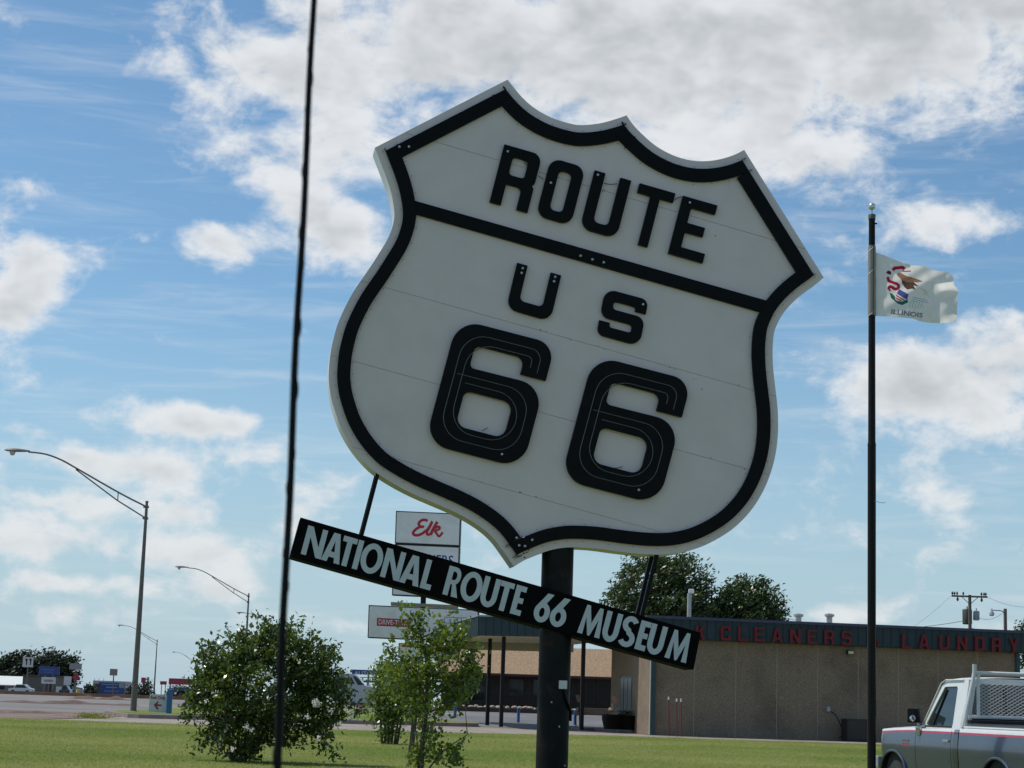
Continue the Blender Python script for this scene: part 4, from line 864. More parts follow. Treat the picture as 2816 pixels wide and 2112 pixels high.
def side_panel(name, u0, u1, s, parent, n=None):
    n = n or max(4, int((u1 - u0) / .05)); b = MB(); lv = 14; pts = []
    for i in range(n + 1):
        u = u0 + (u1 - u0) * i / n; zb, zt = zbot(u), ztop(u); zst = min(.985, zt - .06)
        zz = [zb + (zst - zb) * k / 10 for k in range(11)] + [zst + .028, zt - .012, zt]
        for k, z in enumerate(zz): pts.append(TP(u, s * (vside(z, u) - (.012 if k == 13 else 0)), z))
    for i in range(n):
        for k in range(lv - 1):
            b.cur = 0 if k < 10 else (1 if k == 10 else 2)
            q = [pts[i * lv + k], pts[(i + 1) * lv + k], pts[(i + 1) * lv + k + 1], pts[i * lv + k + 1]]; b.add(q, [(0, 1, 2, 3)])
    o = b.build(name, [M_TG, M_TR, M_TW], parent)
    bm = bmesh.new(); bm.from_mesh(o.data); bmesh.ops.remove_doubles(bm, verts=bm.verts, dist=1e-4); bmesh.ops.recalc_face_normals(bm, faces=bm.faces); bm.to_mesh(o.data); bm.free()
    o.data.polygons.foreach_set('use_smooth', [True] * len(o.data.polygons)); return o
for s in (1, -1):
    side_panel('front_fender', 1.012, 2.37, s, trk); dr = side_panel('door', -.10, 1.0, s, trk); side_panel('cab_corner', -.31, -.112, s, trk); side_panel('bed_side', -2.60, -.335, s, trk)
    b = MB(); b.box(TP(.03, s * .985, .885), (.17, .03, .035), Matrix.Rotation(math.atan2(TC_, -TS_), 3, 'Z')); b.build('handle', M_CHROME, dr, bevel=.005)
    for c, r in ARCH:
        b = MB(); ring = []
        for k in range(17):
            a = math.pi * k / 16; ring.append(TP(c + (r + .015) * math.cos(a), s * .985, .30 + (r + .015) * .88 * math.sin(a)))
        b.tube(ring, .02, 6); b.build('arch_trim', M_TG, trk, smooth=True)
        wt = MB(); Mx = V((-TC_, -TS_, 0)).to_track_quat('Z', 'Y').to_matrix(); wt.lathe([(.20, -.11), (.34, -.11), (.37, -.06), (.37, .06), (.34, .11), (.20, .11)], TP(c, s * .82, .36), 28, Mx); w_ = wt.build('wheel', M_RUB, trk, smooth=True)
        b = MB(); b.lathe([(.01, .05), (.1, .06), (.16, .04), (.20, .08), (.205, .115)] if s > 0 else [(.205, -.115), (.20, -.08), (.16, -.04), (.1, -.06), (.01, -.05)], TP(c, s * .82, .36), 20, Mx); b.build('rim', mat('rim_dark', (.06, .06, .06), .5, .4), w_, smooth=True)
        b = MB(); b.tube([TP(c, s * .55, .46), TP(c, s * .965, .46)], .43, 20, cap=False); b.build('wheel_well', M_DK, trk, smooth=True)
b = MB(); NU_, NV_ = 14, 13; pts = []
for i in range(NU_):
    u = 1.0 + 1.37 * i / (NU_ - 1)
    for j in range(NV_):
        f = -1 + 2 * j / (NV_ - 1); vv = f * (vside(ztop(u), u) - .012); pts.append(TP(u, vv, ztop(u) + .045 * (1 - f ** 4) + .02 * math.exp(-(f / .2) ** 2)))
b.grid(pts, NU_, NV_); b.build('hood', M_TW, trk, smooth=True, recalc=False)
b = MB(); b.hexa([TP(2.30, .76, .45), TP(2.40, .76, .45), TP(2.40, -.76, .45), TP(2.30, -.76, .45)], [TP(2.30, .76, 1.0), TP(2.37, .76, .99), TP(2.37, -.76, .99), TP(2.30, -.76, 1.0)]); b.build('grille', M_DK, trk)
b = MB(); b.hexa([TP(2.40, .93, .42), TP(2.52, .93, .42), TP(2.52, -.93, .42), TP(2.40, -.93, .42)], [TP(2.40, .93, .60), TP(2.52, .93, .60), TP(2.52, -.93, .60), TP(2.40, -.93, .60)]); b.build('bumper', M_CHROME, trk, bevel=.02)
b = MB(); b.hexa([TP(-2.55, .9, .40), TP(2.3, .9, .40), TP(2.3, -.9, .40), TP(-2.55, -.9, .40)], [TP(-2.55, .88, .55), TP(2.3, .84, .55), TP(2.3, -.84, .55), TP(-2.55, -.88, .55)]); b.build('chassis', M_DK, trk)
# cab greenhouse
def cw(z): return .90 - .20 * max(0, z - 1.04)
def cab_side(s):
    outer = fil([(-.28, 1.04), (1.0, 1.04), (.56, 1.66, .10), (.40, 1.745, .1), (-.24, 1.76, .06)]); hole = fil([(.02, 1.085, .03), (.86, 1.085, .03), (.46, 1.635, .04), (.06, 1.645, .05)])
    b = MB(); b.prism([outer, hole], lambda u, z, t: TP(u, s * (cw(z) - t), z), 0, .05); o = b.build('cab_side', M_TW, trk, bevel=.006)
    b = MB(); b.prism([hole], lambda u, z, t: TP(u, s * (cw(z) - t), z), .024, .030); w_ = b.build('side_window', M_TGL, trk)
    b = MB(); b.tube([TP(.66, s * (cw(1.09) - .012), 1.085), TP(.40, s * (cw(1.6) - .012), 1.60)], .012, 6); b.build('vent_bar', M_DK, w_)
    b = MB(); b.tube([TP(*q) for q in [(.03, s * (cw(1.08) - .002), 1.08), (.86, s * (cw(1.08) - .002), 1.08)]], .012, 6); b.build('window_seal', M_DK, w_)
    b = MB(); b.tube([TP(.93, s * (cw(1.10) + .008), 1.10), TP(.56, s * (cw(1.66) + .012), 1.69), TP(.42, s * (cw(1.7) + .015), 1.735), TP(-.1, s * (cw(1.72) + .012), 1.735)], .011, 6); b.build('drip_rail', M_TW, trk, smooth=True)
cab_side(1); cab_side(-1)
b = MB(); pts = []
for i in range(10):
    f = i / 9; u = -.24 + .80 * f
    for j in range(11):
        t = -1 + 2 * j / 10; pts.append(TP(u, t * (cw(1.74) + .002), 1.735 + .045 * (1 - abs(t) ** 3.0) * 1.0 + .012 * math.sin(math.pi * f) - .065 * max(0, (f - .72) / .28) ** 2))
b.grid(pts, 10, 11); b.build('roof', M_TW, trk, smooth=True, recalc=False)
rw = fil([(-.76, 1.17, .05), (.76, 1.17, .05), (.66, 1.68, .07), (-.66, 1.68, .07)])
b = MB(); b.prism([fil([(-.90, 1.04), (.90, 1.04), (.765, 1.70, .08), (.6, 1.762, .1), (-.6, 1.762, .1), (-.765, 1.70, .08)]), rw], lambda v, z, t: TP(-.283 + .05 * (z - 1.04) + t, v, z), 0, .05); b.build('cab_back', M_TW, trk, bevel=.005)
b = MB(); b.prism([rw], lambda v, z, t: TP(-.283 + .05 * (z - 1.04) + t, v, z), .012, .018); rwn = b.build('rear_window', M_TGL, trk)
for v in (.22, -.22): b = MB(); b.box(TP(-.26, v, 1.42), (.025, .02, .44)); b.build('slider_bar', M_DK, rwn)
b = MB(); b.hexa([TP(.99, .84, 1.045), TP(1.0, .84, 1.045), TP(1.0, -.84, 1.045), TP(.99, -.84, 1.045)], [TP(.55, .75, 1.70), TP(.56, .75, 1.70), TP(.56, -.75, 1.70), TP(.55, -.75, 1.70)]); b.build('windshield', M_TGL, trk)
b = MB(); b.hexa([TP(-.2, .8, .56), TP(.8, .8, .56), TP(.8, -.8, .56), TP(-.2, -.8, .56)], [TP(-.2, .78, 1.15), TP(.1, .78, 1.15), TP(.1, -.78, 1.15), TP(-.2, -.78, 1.15)]); b.build('bench_seat', M_DK, trk)
# bed
b = MB(); b.hexa([TP(-2.58, .90, .70), TP(-.34, .90, .70), TP(-.34, -.90, .70), TP(-2.58, -.90, .70)], [TP(-2.58, .90, .74), TP(-.34, .90, .74), TP(-.34, -.90, .74), TP(-2.58, -.90, .74)]); b.build('bed_floor', M_DK, trk)
for s in (1, -1): b = MB(); b.hexa([TP(-2.58, s * .96, 1.075), TP(-.34, s * .96, 1.075), TP(-.34, s * .86, 1.075), TP(-2.58, s * .86, 1.075)], [TP(-2.58, s * .955, 1.10), TP(-.34, s * .955, 1.10), TP(-.34, s * .865, 1.10), TP(-2.58, s * .865, 1.10)]); b.build('bed_rail', M_TW, trk, bevel=.008)
b = MB(); b.hexa([TP(-2.62, .93, .55), TP(-2.56, .93, .55), TP(-2.56, -.93, .55), TP(-2.62, -.93, .55)], [TP(-2.62, .93, 1.07), TP(-2.56, .93, 1.07), TP(-2.56, -.93, 1.07), TP(-2.62, -.93, 1.07)]); b.build('tailgate', M_TW, trk, bevel=.01)
b = MB(); b.hexa([TP(-.33, .92, .74), TP(-.30, .92, .74), TP(-.30, -.92, .74), TP(-.33, -.92, .74)], [TP(-.33, .92, 1.14), TP(-.30, .92, 1.14), TP(-.30, -.92, 1.14), TP(-.33, -.92, 1.14)]); b.build('bed_front', M_TW, trk)
# headache rack
def rt(name, pts, r, parent=trk): b = MB(); b.tube([TP(*p) for p in pts], r, 10); return b.build(name, M_RACK, parent, smooth=True)
for s in (1, -1):
    rt('rack_leg', [(-.42, s * .95, 1.09), (-.42, s * .80, 1.70), (-.42, s * .775, 1.83), (-.42, s * .772, 1.95)], .030); rt('rack_post', [(-.42, s * .715, 1.22), (-.42, s * .715, 1.82)], .026)
rt('rack_bar', [(-.42, .775, 1.83), (-.42, -.775, 1.83)], .030); rt('rack_bar', [(-.42, .86, 1.23), (-.42, -.86, 1.23)], .026)
b = MB(); b.hexa([TP(-.44, .85, 1.14), TP(-.36, .85, 1.14), TP(-.36, -.85, 1.14), TP(-.44, -.85, 1.14)], [TP(-.44, .85, 1.185), TP(-.36, .85, 1.185), TP(-.36, -.85, 1.185), TP(-.44, -.85, 1.185)]); b.build('rack_foot', M_DK, trk)
b = MB(); V0, V1, Z0, Z1 = -.69, .69, 1.25, 1.70
k = -2.0
while k < 3.2:
    for sl in (.55, -.55):
        seg = []
        for i in range(61):
            v = V0 + (V1 - V0) * i / 60; z = Z0 + sl * (v - V0) + (k if sl > 0 else k + .2) * .45
            if Z0 <= z <= Z1: seg.append((v, z))
        if len(seg) > 1: b.tube([TP(-.42, *seg[0]), TP(-.42, *seg[-1])], .0032, 4, cap=False)
    k += .105
b.build('mesh_guard', M_RACK, trk)
# mirror on the near door
mb = MB(); mb.hexa([TP(.93, .90, 1.115), TP(1.0, .92, 1.125), TP(1.0, 1.12, 1.125), TP(.93, 1.14, 1.115)], [TP(.93, .90, 1.325), TP(1.0, .92, 1.315), TP(1.0, 1.12, 1.315), TP(.93, 1.14, 1.325)]); mr = mb.build('mirror', M_DK, trk, bevel=.02)
b = MB(); b.hexa([TP(.926, .915, 1.13), TP(.9285, .915, 1.13), TP(.9285, 1.125, 1.13), TP(.926, 1.125, 1.13)], [TP(.926, .915, 1.31), TP(.9285, .915, 1.31), TP(.9285, 1.125, 1.31), TP(.926, 1.125, 1.31)]); b.build('mirror_glass', glass_dark('mirror_dark', (.01, .01, .011), .15), mr)
Mh = V((TS_, -TC_, 0)).to_track_quat('Z', 'Y').to_matrix(); b = MB(); b.lathe([(.045, 0), (.045, .012), (.035, .016), (.01, .017)], TP(.924, 1.07, 1.18), 16, Mh); b.build('spot_mirror', mat('mirror_silver', (.7, .72, .74), .08, 1.0, var=0), mr, smooth=True)
rt('mirror_arm', [(.93, .92, 1.0), (.96, .97, 1.12)], .018); b = MB(); b.hexa([TP(.86, .985, .93), TP(.95, .985, .93), TP(.95, .95, .93), TP(.86, .95, .93)], [TP(.84, 1.0, 1.06), TP(.98, 1.0, 1.06), TP(.98, .90, 1.08), TP(.84, .90, 1.08)]); b.build('mirror_foot', M_CHROME, trk, bevel=.01)
for i in range(3): b = MB(); b.box(TP(1.40 - i * .07, .984, .86), (.045, .02, .03)); b.build('badge', M_CHROME, trk)
b = MB(); b.hexa([TP(1.22, .975, .79), TP(1.42, .975, .79), TP(1.42, .985, .79), TP(1.22, .985, .79)], [TP(1.22, .975, .82), TP(1.42, .975, .82), TP(1.42, .987, .82), TP(1.22, .987, .82)]); b.build('badge_bar', M_TR, trk)

# ------------------------------------------------------------------ street lamps
def make_lamp():
    t = bpy.data.objects.new('street_lamp', None); COL.objects.link(t); t['_local'] = 1
    H = 9.75
    b = MB(); b.tube([(0, 0, 0), (0, 0, .25), (0, 0, 5), (0, 0, H)], [.15, .145, .11, .065], 14); b.build('pole', M_GALV, t, smooth=True)
    b = MB(); b.lathe([(.26, 0), (.26, .05), (.17, .09)], (0, 0, 0), 14); b.build('base_plate', M_GALV, t, smooth=True)
    b = MB(); b.lathe([(.075, 0), (.085, .05), (.03, .09)], (0, 0, H), 12); b.build('pole_cap', M_GALV, t, smooth=True)
    A1 = catmull([(0, H - .20), (-1.33, H + .42), (-3.4, H + 1.50), (-4.2, H + 1.90), (-4.95, H + 2.14), (-5.75, H + 2.22)], 5)
    b = MB(); b.tube([(x, 0, z) for x, z in A1], .040, 8); b.build('arm', M_GALV, t, smooth=True)
    b = MB(); b.tube([(0, 0, H - .74), (-1.4, 0, H + .06), (-3.45, 0, H + 1.46)], .032, 8); b.build('arm_brace', M_GALV, t, smooth=True)
    b = MB(); b.tube([(-1.38, 0, H + .42), (-1.38, 0, H + .08)], .025, 6); b.build('arm_tie', M_GALV, t)
    for z in (H - .2, H - .74): b = MB(); b.box((-.02, 0, z), (.24, .22, .1)); b.build('bracket', M_GALV, t, bevel=.01)
    hd = MB(); sec = [(-5.7, .07, .06, 0), (-5.95, .10, .09, 0), (-6.2, .16, .12, .0), (-6.5, .18, .13, .0), (-6.75, .15, .10, .01), (-6.88, .05, .04, .02)]; pts = []
    for (x, ry, rz, dz) in sec:
        for k in range(12): a = 2 * math.pi * k / 12; pts.append((x, ry * math.cos(a), H + 2.24 + dz + rz * math.sin(a) * (1 if math.sin(a) > 0 else .35)))
    hd.add(pts, [(i * 12 + k, i * 12 + (k + 1) % 12, (i + 1) * 12 + (k + 1) % 12, (i + 1) * 12 + k) for i in range(5) for k in range(12)] + [tuple(range(11, -1, -1)), tuple(range(60, 72))]); h_ = hd.build('lamp_head', M_GALV, t, smooth=True)
    b = MB(); b.lathe([(.015, -.20), (.08, -.18), (.13, -.10), (.145, 0)], (-6.5, 0, H + 2.22), 14); b.build('lens', mat('lamp_lens', (.5, .52, .5), .2), h_, smooth=True)
    return t
lamp0 = make_lamp()
LAMPS = [(365, 1963, None, 'nearest and tallest grey street lamp with curved truss arm, beside the arrow sign', 1), (668, None, 172, 'grey street lamp rising behind the flowering bush', 1), (776, None, 258, 'distant street lamp with only its arm showing over the flowering bush', 1),
         (422, None, 318, 'thin far street lamp just past the nearest lamp pole', 1), (537, None, 500, 'farthest thin street lamp with its arm towards the nearest lamp', 1), (538, None, 503, 'far street lamp with its arm reaching over the bush', -1)]
for i, (px, py, d, lb, sx) in enumerate(LAMPS):
    p = on_ground(px, py) if py else base(px, d)
    if i == 0: p = V((at(366, 1963, 88).x, 88, gz(88) + .1))
    o = lamp0 if i == 0 else copy_tree(lamp0)
    o.location = p; o.scale = (sx, 1, 1); tag(o, lb, 'street lamp', 'street lamps along the road')
    if i: o.scale = (sx, 1, {1: 1.0, 2: 1.0, 3: 1.0, 4: 1.02, 5: 1.02}[i])

# ------------------------------------------------------------------ utility poles beyond the shop
M_WOODG = mat('pole_wood', (.16, .125, .10), .9, var=.25, scale=3, stretch=(8, 8, .6)); M_TRAF = mat('transformer_grey', (.33, .35, .36), .5); M_TRAD = mat('transformer_dark', (.055, .05, .048), .6)
UD = 140.0
up = thing('utility_pole', 'wooden power pole with crossarm and transformers above the shop roof', 'utility pole', base(2668, UD)); ub = base(2669, UD); utop = at(2666.5, 1636, UD)
b = MB(); b.tube([ub, V((ub.x, UD, utop.z))], [.16, .12], 10); b.build('pole', M_WOODG, up, smooth=True)
a, c = at(2616, 1639, UD), at(2714, 1642.5, UD); b = MB(); b.box(((a.x + c.x) / 2, UD - .15, a.z), (c.x - a.x, .11, .13)); xa = b.build('crossarm', M_WOODG, up)
for x in (2619, 2625, 2632, 2649, 2699, 2706, 2711):
    q = at(x, 1638, UD - .15); b = MB(); b.lathe([(.03, .05), (.035, .12), (.08, .16), (.085, .21), (.05, .26), (.06, .30), (.02, .33)], V((q.x, UD - .15, a.z)), 8); b.build('insulator', M_TRAD, xa, smooth=True)
for x in (2632, 2698): q = at(x, 1650, UD); b = MB(); b.lathe([(.02, -.38), (.09, -.3), (.09, -.2), (.04, -.1), (.03, .0)], V((q.x, UD - .17, a.z)), 8); b.build('fuse_cutout', M_TRAD, xa, smooth=True)
for s in (-1, 1): b = MB(); b.tube([(ub.x + s * .62, UD - .08, a.z - .03), (ub.x + s * .08, UD - .06, a.z - .5)], .025, 6); b.build('arm_brace', M_WOODG, up)
def can(px, y0, y1, r, m, dy): 
    p0, p1 = at(px, y1, UD + dy), at(px, y0, UD + dy); b = MB(); b.lathe([(r * .8, 0), (r, .06), (r, p1.z - p0.z - .05), (r * .9, p1.z - p0.z), (r * .3, p1.z - p0.z + .05), (.04, p1.z - p0.z + .06), (.05, p1.z - p0.z + .2), (.02, p1.z - p0.z + .25)], V((p0.x, UD + dy, p0.z)), 14); b.build('transformer', m, up, smooth=True)
can(2660, 1676, 1717, .36, M_TRAD, .45); can(2685, 1681, 1706, .24, M_TRAF, .1)
up2 = thing('yard_light_pole', 'shorter wooden pole with small lamp on an arm at the shop end', 'light pole', base(2766, 120)); u2 = base(2767, 120); t2 = at(2764, 1674, 120)
b = MB(); b.tube([u2, V((u2.x, 120, t2.z))], [.13, .11], 10); b.build('pole', M_WOODG, up2, smooth=True)
b = MB(); b.tube([at(x, y, 119.8) for x, y in catmull([(2764, 1690), (2758, 1682), (2748, 1679), (2731, 1678.5)], 5)], .03, 7); b.build('arm', M_GALV, up2, smooth=True)
q = at(2727, 1681, 119.8); b = MB(); b.lathe([(.10, -.30), (.17, -.24), (.17, -.12), (.08, .0), (.06, .14), (.02, .2)], q, 12); b.build('lamp_head', mat('lamp_glass_grey', (.5, .5, .48), .25, .3), up2, smooth=True)
def wire(name, lab, p, q, sag, r=.012):
    pts = [p.lerp(q, k / 16) - V((0, 0, sag * 4 * (k / 16) * (1 - k / 16))) for k in range(17)]; b = MB(); b.tube(pts, r, 4); tag(b.build(name, M_BLKM, None), lab, 'cable', 'overhead power lines')
wire('power_line', 'lower sagging power line running left from the transformer pole', at(2658, 1706, UD), at(2080, 1672, 190), 1.3, .018)
wire('power_line', 'thin wire running up left from the crossarm end', at(2617, 1637, UD), at(2430, 1760, 230), .6, .010)
wire('power_line', 'thin wire from transformer to the yard light pole', at(2688, 1697, UD), at(2760, 1684, 120), .3, .012)
wire('power_line', 'doubled wire low between the two poles at roof height', at(2672, 1728, UD), at(2860, 1736, 122), .2, .022)
wire('power_line', 'faint wire leaving the crossarm towards the edge of the photo', at(2712, 1640, UD), at(2900, 1655, 150), .6, .010)
rl = thing('roof_light_pole', 'pale metal light pole standing against the dark wind-blown trees', 'light pole', base(1890, 105)); p0 = base(1891, 105); p1 = at(1895, 1632, 105)
b = MB(); b.tube([p0, V((p0.x, 105, p1.z))], .115, 10); b.build('pole', mat('pole_pale', (.45, .44, .43), .4, .3), rl, smooth=True); b = MB(); b.box(V((p0.x + .1, 105, p1.z + .12)), (.30, .3, .26)); b.build('lamp_head', mat('head_white', (.8, .8, .8), .25, .3), rl, bevel=.05)

# ------------------------------------------------------------------ silver van beyond the bush
VD = 122.0; vz = gz(VD); vb = at(925, 1941, VD).x
van = thing('silver_van', 'silver van with dark curved windshield parked beyond the flowering bush', 'van', (vb, VD, vz)); k_ = VD / FPX
def vp(px, py): p = at(px, py, VD); return (p.x, p.z)
prof = [vp(*q) for q in catmull([(845, 1934), (845, 1880), (858, 1862), (900, 1855), (965, 1853), (985, 1862), (1002, 1884), (1030, 1890), (1052, 1898), (1058, 1915), (1056, 1934)], 5)]
M_VAN = mat('van_silver', (.42, .43, .46), .25, .35, var=.05, coat=.5)
b = MB(); b.prism([prof], lambda x, z, t: V((x, VD + t, z)), 0, 1.85); b.build('body', M_VAN, van, bevel=.05)
for nm, q in (('side_window', [(952, 1882), (951, 1866), (966, 1861), (976, 1881)]), ('windshield', [(970, 1860), (978, 1860), (1002, 1883), (984, 1884)]), ('side_window', [(880, 1882), (880, 1864), (944, 1861), (944, 1882)])):
    b = MB(); b.prism([[vp(*p) for p in q]], lambda x, z, t: V((x, VD + t, z)), -.012, -.002); b.build(nm, M_GLD, van)
for px in (878, 1030):
    p = at(px, 1925, VD); b = MB(); b.lathe([(.2, -.12), (.40, -.1), (.43, 0), (.40, .1), (.2, .12)], V((p.x, VD + .05, vz + .43)), 22, Matrix.Rotation(math.pi / 2, 3, 'X')); w_ = b.build('wheel', M_RUB, van, smooth=True)
    b = MB(); b.lathe([(.25, -.11), (.22, -.14), (.02, -.13)][::-1], V((p.x, VD + .05, vz + .43)), 16, Matrix.Rotation(-math.pi / 2, 3, 'X')); b.build('rim', M_CHROME, w_, smooth=True)
b = MB(); b.box(V((at(950, 1888, VD).x, VD - .1, at(950, 1889, VD).z)), (.10, .2, .17)); b.build('mirror', M_DK, van, bevel=.02)
# ------------------------------------------------------------------ vegetation
M_BARK = mat('bark', (.10, .075, .06), .9, var=.3, scale=10, stretch=(3, 3, .6)); M_BARKL = mat('bark_pale', (.15, .12, .10), .85, var=.3, scale=14, stretch=(3, 3, .6))
def ell_pts(blobs, n, shell=.55):
    w = np.array([b_[3] * b_[4] * b_[5] for b_ in blobs], float) ** .85; w /= w.sum(); out = []
    for b_, k in zip(blobs, np.maximum(1, (w * n).astype(int))):
        d = rng.normal(0, 1, (k, 3)); d /= np.linalg.norm(d, axis=1)[:, None]; r = (shell ** 3 + (1 - shell ** 3) * rng.uniform(0, 1, k)) ** (1 / 3)
        out.append(d * r[:, None] * np.array(b_[3:6]) + np.array(b_[:3]))
    return np.concatenate(out)
def tree(name, label, cat, base_p, stems, blobs, ncl, per, csize, lsize, lm, flow=(0, 0, 0), jit=1., bark=None, group=None, shell=.5, branch=.35, br=.02, aspect=.5, el=.9):
    t = thing(name, label, cat, base_p, group); bark = bark or M_BARK
    nodes = []
    for path, r0, r1 in stems:
        q = catmull([V(p) for p in path], 5); q = [V(p) for p in q]; b = MB(); b.tube(q, [r0 + (r1 - r0) * i / (len(q) - 1) for i in range(len(q))], 8); b.build('trunk', bark, t, smooth=True); nodes += q[len(q) // 4:]
    cl = ell_pts(blobs, ncl, shell)
    nd = np.array([tuple(p) for p in nodes]); b = MB()
    for c in cl[rng.uniform(0, 1, len(cl)) < branch]:
        dd = np.linalg.norm(nd - c, axis=1) + np.maximum(0, nd[:, 2] - c[2] + .1) * 2; q = V(nd[int(dd.argmin())]); c_ = V(c)
        mid = q.lerp(c_, .5) + V((0, 0, (c_ - q).length * -.06)) + V(flow) * .02; b.tube([q, mid, c_], [br, br * .7, br * .25], 5, cap=False)
    if b.v: b.build('branches', bark, t)['kind'] = 'stuff'
    f = np.asarray(flow, float); fl = np.linalg.norm(f) or 1.; ax = f / fl
    g0 = rng.normal(0, 1, (len(cl), per, 3)) * csize * rng.uniform(.6, 1.3, (len(cl), 1, 1))
    g0 += ax * (rng.normal(0, 1, (len(cl), per, 1)) * csize * el * (1 if np.linalg.norm(f) else 0))
    pts = (cl[:, None, :] + g0).reshape(-1, 3); pts = pts[(pts[:, 2] > base_p[2] + .05) & (np.abs(g0.reshape(-1, 3)).max(1) < csize * (2.4 + el))]
    leaf_cloud('leaves', pts, lsize, lm, t, tuple(f), jit, aspect); return t, cl, pts
L_BUSH = leaf_mat('leaf_bush', (.036, .062, .014), (.115, .15, .038), .36, .26, (1.7, 1.8, .6), .6)
L_SAP = leaf_mat('leaf_sapling', (.080, .130, .024), (.175, .225, .052), .45, .32, (1.5, 1.45, .55), .55)
L_TREE = leaf_mat('leaf_tree', (.028, .052, .014), (.078, .112, .034), .30, .38, (1.4, 1.5, .6), .5)
L_FAR = leaf_mat('leaf_far', (.012, .024, .012), (.028, .042, .020), .2, .5)
def bl(px, py, d, rx, rz, ry=None, dy=0.): p = at(px, py, d); s = d / FPX; return (p.x, p.y + dy, p.z, rx * s, (ry or rx) * s, rz * s)
# flowering bush
D1 = 34.0; p0 = base(660, D1)
stems = [([(p0.x + a, D1 + b_, 0), (p0.x + a * 2 + c * .4, D1 + b_ * 2, .9), (p0.x + a * 3 + c, D1 + b_ * 3, h)], .035, .012) for a, b_, c, h in ((-.08, 0, -.2, 1.8), (-.03, .1, .2, 2.2), (.05, -.08, .5, 2.3), (.10, .06, .8, 2.1), (.0, .15, 1.2, 1.6), (-.06, -.1, -.25, 1.3), (.12, 0, 1.2, 1.2))]
blobs = [bl(600, 1830, D1, 70, 75), bl(700, 1775, D1, 75, 75), bl(785, 1775, D1, 80, 65), bl(850, 1830, D1, 85, 70), bl(720, 1890, D1, 150, 110), bl(590, 1930, D1, 75, 90), bl(890, 1910, D1, 80, 80), bl(665, 2010, D1, 95, 75), bl(790, 1985, D1, 95, 55), bl(870, 1985, D1, 60, 35), bl(760, 1750, D1, 50, 35), bl(870, 1785, D1, 40, 35), bl(545, 1960, D1, 30, 40), bl(560, 2030, D1, 40, 30), bl(930, 1950, D1, 50, 35), bl(900, 2050, D1, 35, 35), bl(560, 1880, D1, 35, 55), bl(660, 1760, D1, 40, 45), bl(655, 2080, D1, 60, 40), bl(880, 1880, D1, 60, 45), bl(575, 1800, D1, 30, 40)]
bt, cl, pts = tree('flowering_bush', 'large dark green bush with small white blossoms on the lawn', 'bush', p0, stems, blobs, 560, 32, .085, .092, L_BUSH, (.25, 0, .12), 1.0, M_BARK, shell=.35, br=.010, aspect=.52)
shp = []
for c in cl[rng.uniform(0, 1, len(cl)) < .30]:
    o_ = V(c) - V(at(740, 1910, D1)); o_.y *= .6
    if o_.length < .75: continue
    dr_ = (o_.normalized() + V((.35, 0, .35)) + V((random.gauss(0, .25), random.gauss(0, .2), random.gauss(0, .2)))).normalized(); L_ = random.uniform(.15, .36)
    for k in range(16): q = V(c) + dr_ * (L_ * k / 15) + V((random.gauss(0, .028), random.gauss(0, .028), random.gauss(0, .028))) * (1.25 - k / 16); shp.append(tuple(q))
leaf_cloud('shoots', shp, .075, L_BUSH, bt, (.3, 0, .6), 1., .48)['kind'] = 'stuff'
cm_ = V(at(730, 1900, D1)); out_ = [c for c in cl if c[1] < D1 + .3 and ((c[0] - cm_.x) ** 2 / 1.6 + (c[2] - cm_.z) ** 2 / 1.0) > .55 and c[2] < 2.1]
fl_pts = []
for c in out_[::8]: 
    q = V(c) - V((0, .10, 0)); 
    for _ in range(random.choice((4, 7, 11))): fl_pts.append(tuple(q + V((random.gauss(0, .035), random.gauss(0, .035), random.gauss(0, .035)))))
for px, py, n in ((870, 1930, 60), (872, 1938, 40), (910, 1955, 16), (955, 1955, 20), (965, 1970, 20), (845, 1972, 14), (690, 2006, 22), (678, 2000, 14), (875, 2034, 14), (640, 2060, 16), (680, 1918, 10), (565, 1930, 10), (905, 1926, 10), (935, 1990, 16), (740, 2080, 10), (593, 1908, 12), (822, 1818, 10), (738, 1856, 8)):
    for _ in range(n): q = at(px + random.gauss(0, 4.5), py + random.gauss(0, 4), D1 - 1.05 + random.gauss(0, .03)); fl_pts.append(tuple(q))
leaf_cloud('blossoms', fl_pts, .045, M_FLW, bt, aspect=.8)
# saplings
SG = 'young trees on the lawn'
D2 = 30.5; p0 = base(1165, D2); tp = at(1128, 1680, D2)
stems = [([p0, (p0.x + .01, D2, .6), at(1172, 1960, D2), at(1172, 1820, D2), at(1155, 1740, D2), tp], .045, .008), ([(p0.x + .04, D2, 0), at(1215, 2070, D2), at(1285, 2020, D2)], .016, .006), ([(p0.x - .05, D2, 0), at(1150, 2060, D2), at(1140, 2000, D2)], .014, .006), ([at(1172, 1900, D2), at(1220, 1810, D2), at(1275, 1720, D2)], .02, .006), ([at(1172, 1920, D2), at(1130, 1840, D2), at(1080, 1790, D2)], .018, .006), ([at(1172, 1930, D2), at(1240, 1880, D2), at(1310, 1800, D2)], .016, .006)]
blobs = [bl(1130, 1690, D2, 38, 40), bl(1175, 1760, D2, 75, 55), bl(1235, 1745, D2, 50, 45), bl(1200, 1830, D2, 105, 65), bl(1270, 1790, D2, 55, 50), bl(1085, 1790, D2, 32, 30), bl(1120, 1860, D2, 70, 55), bl(1250, 1880, D2, 75, 55), bl(1310, 1820, D2, 30, 50), bl(1170, 1930, D2, 80, 40), bl(1300, 1880, D2, 35, 35), bl(1255, 1930, D2, 40, 30), bl(1150, 1720, D2, 45, 40), bl(1065, 1770, D2, 15, 12), bl(1240, 1685, D2, 12, 15), bl(1290, 1705, D2, 18, 20), bl(1330, 1850, D2, 18, 18)]
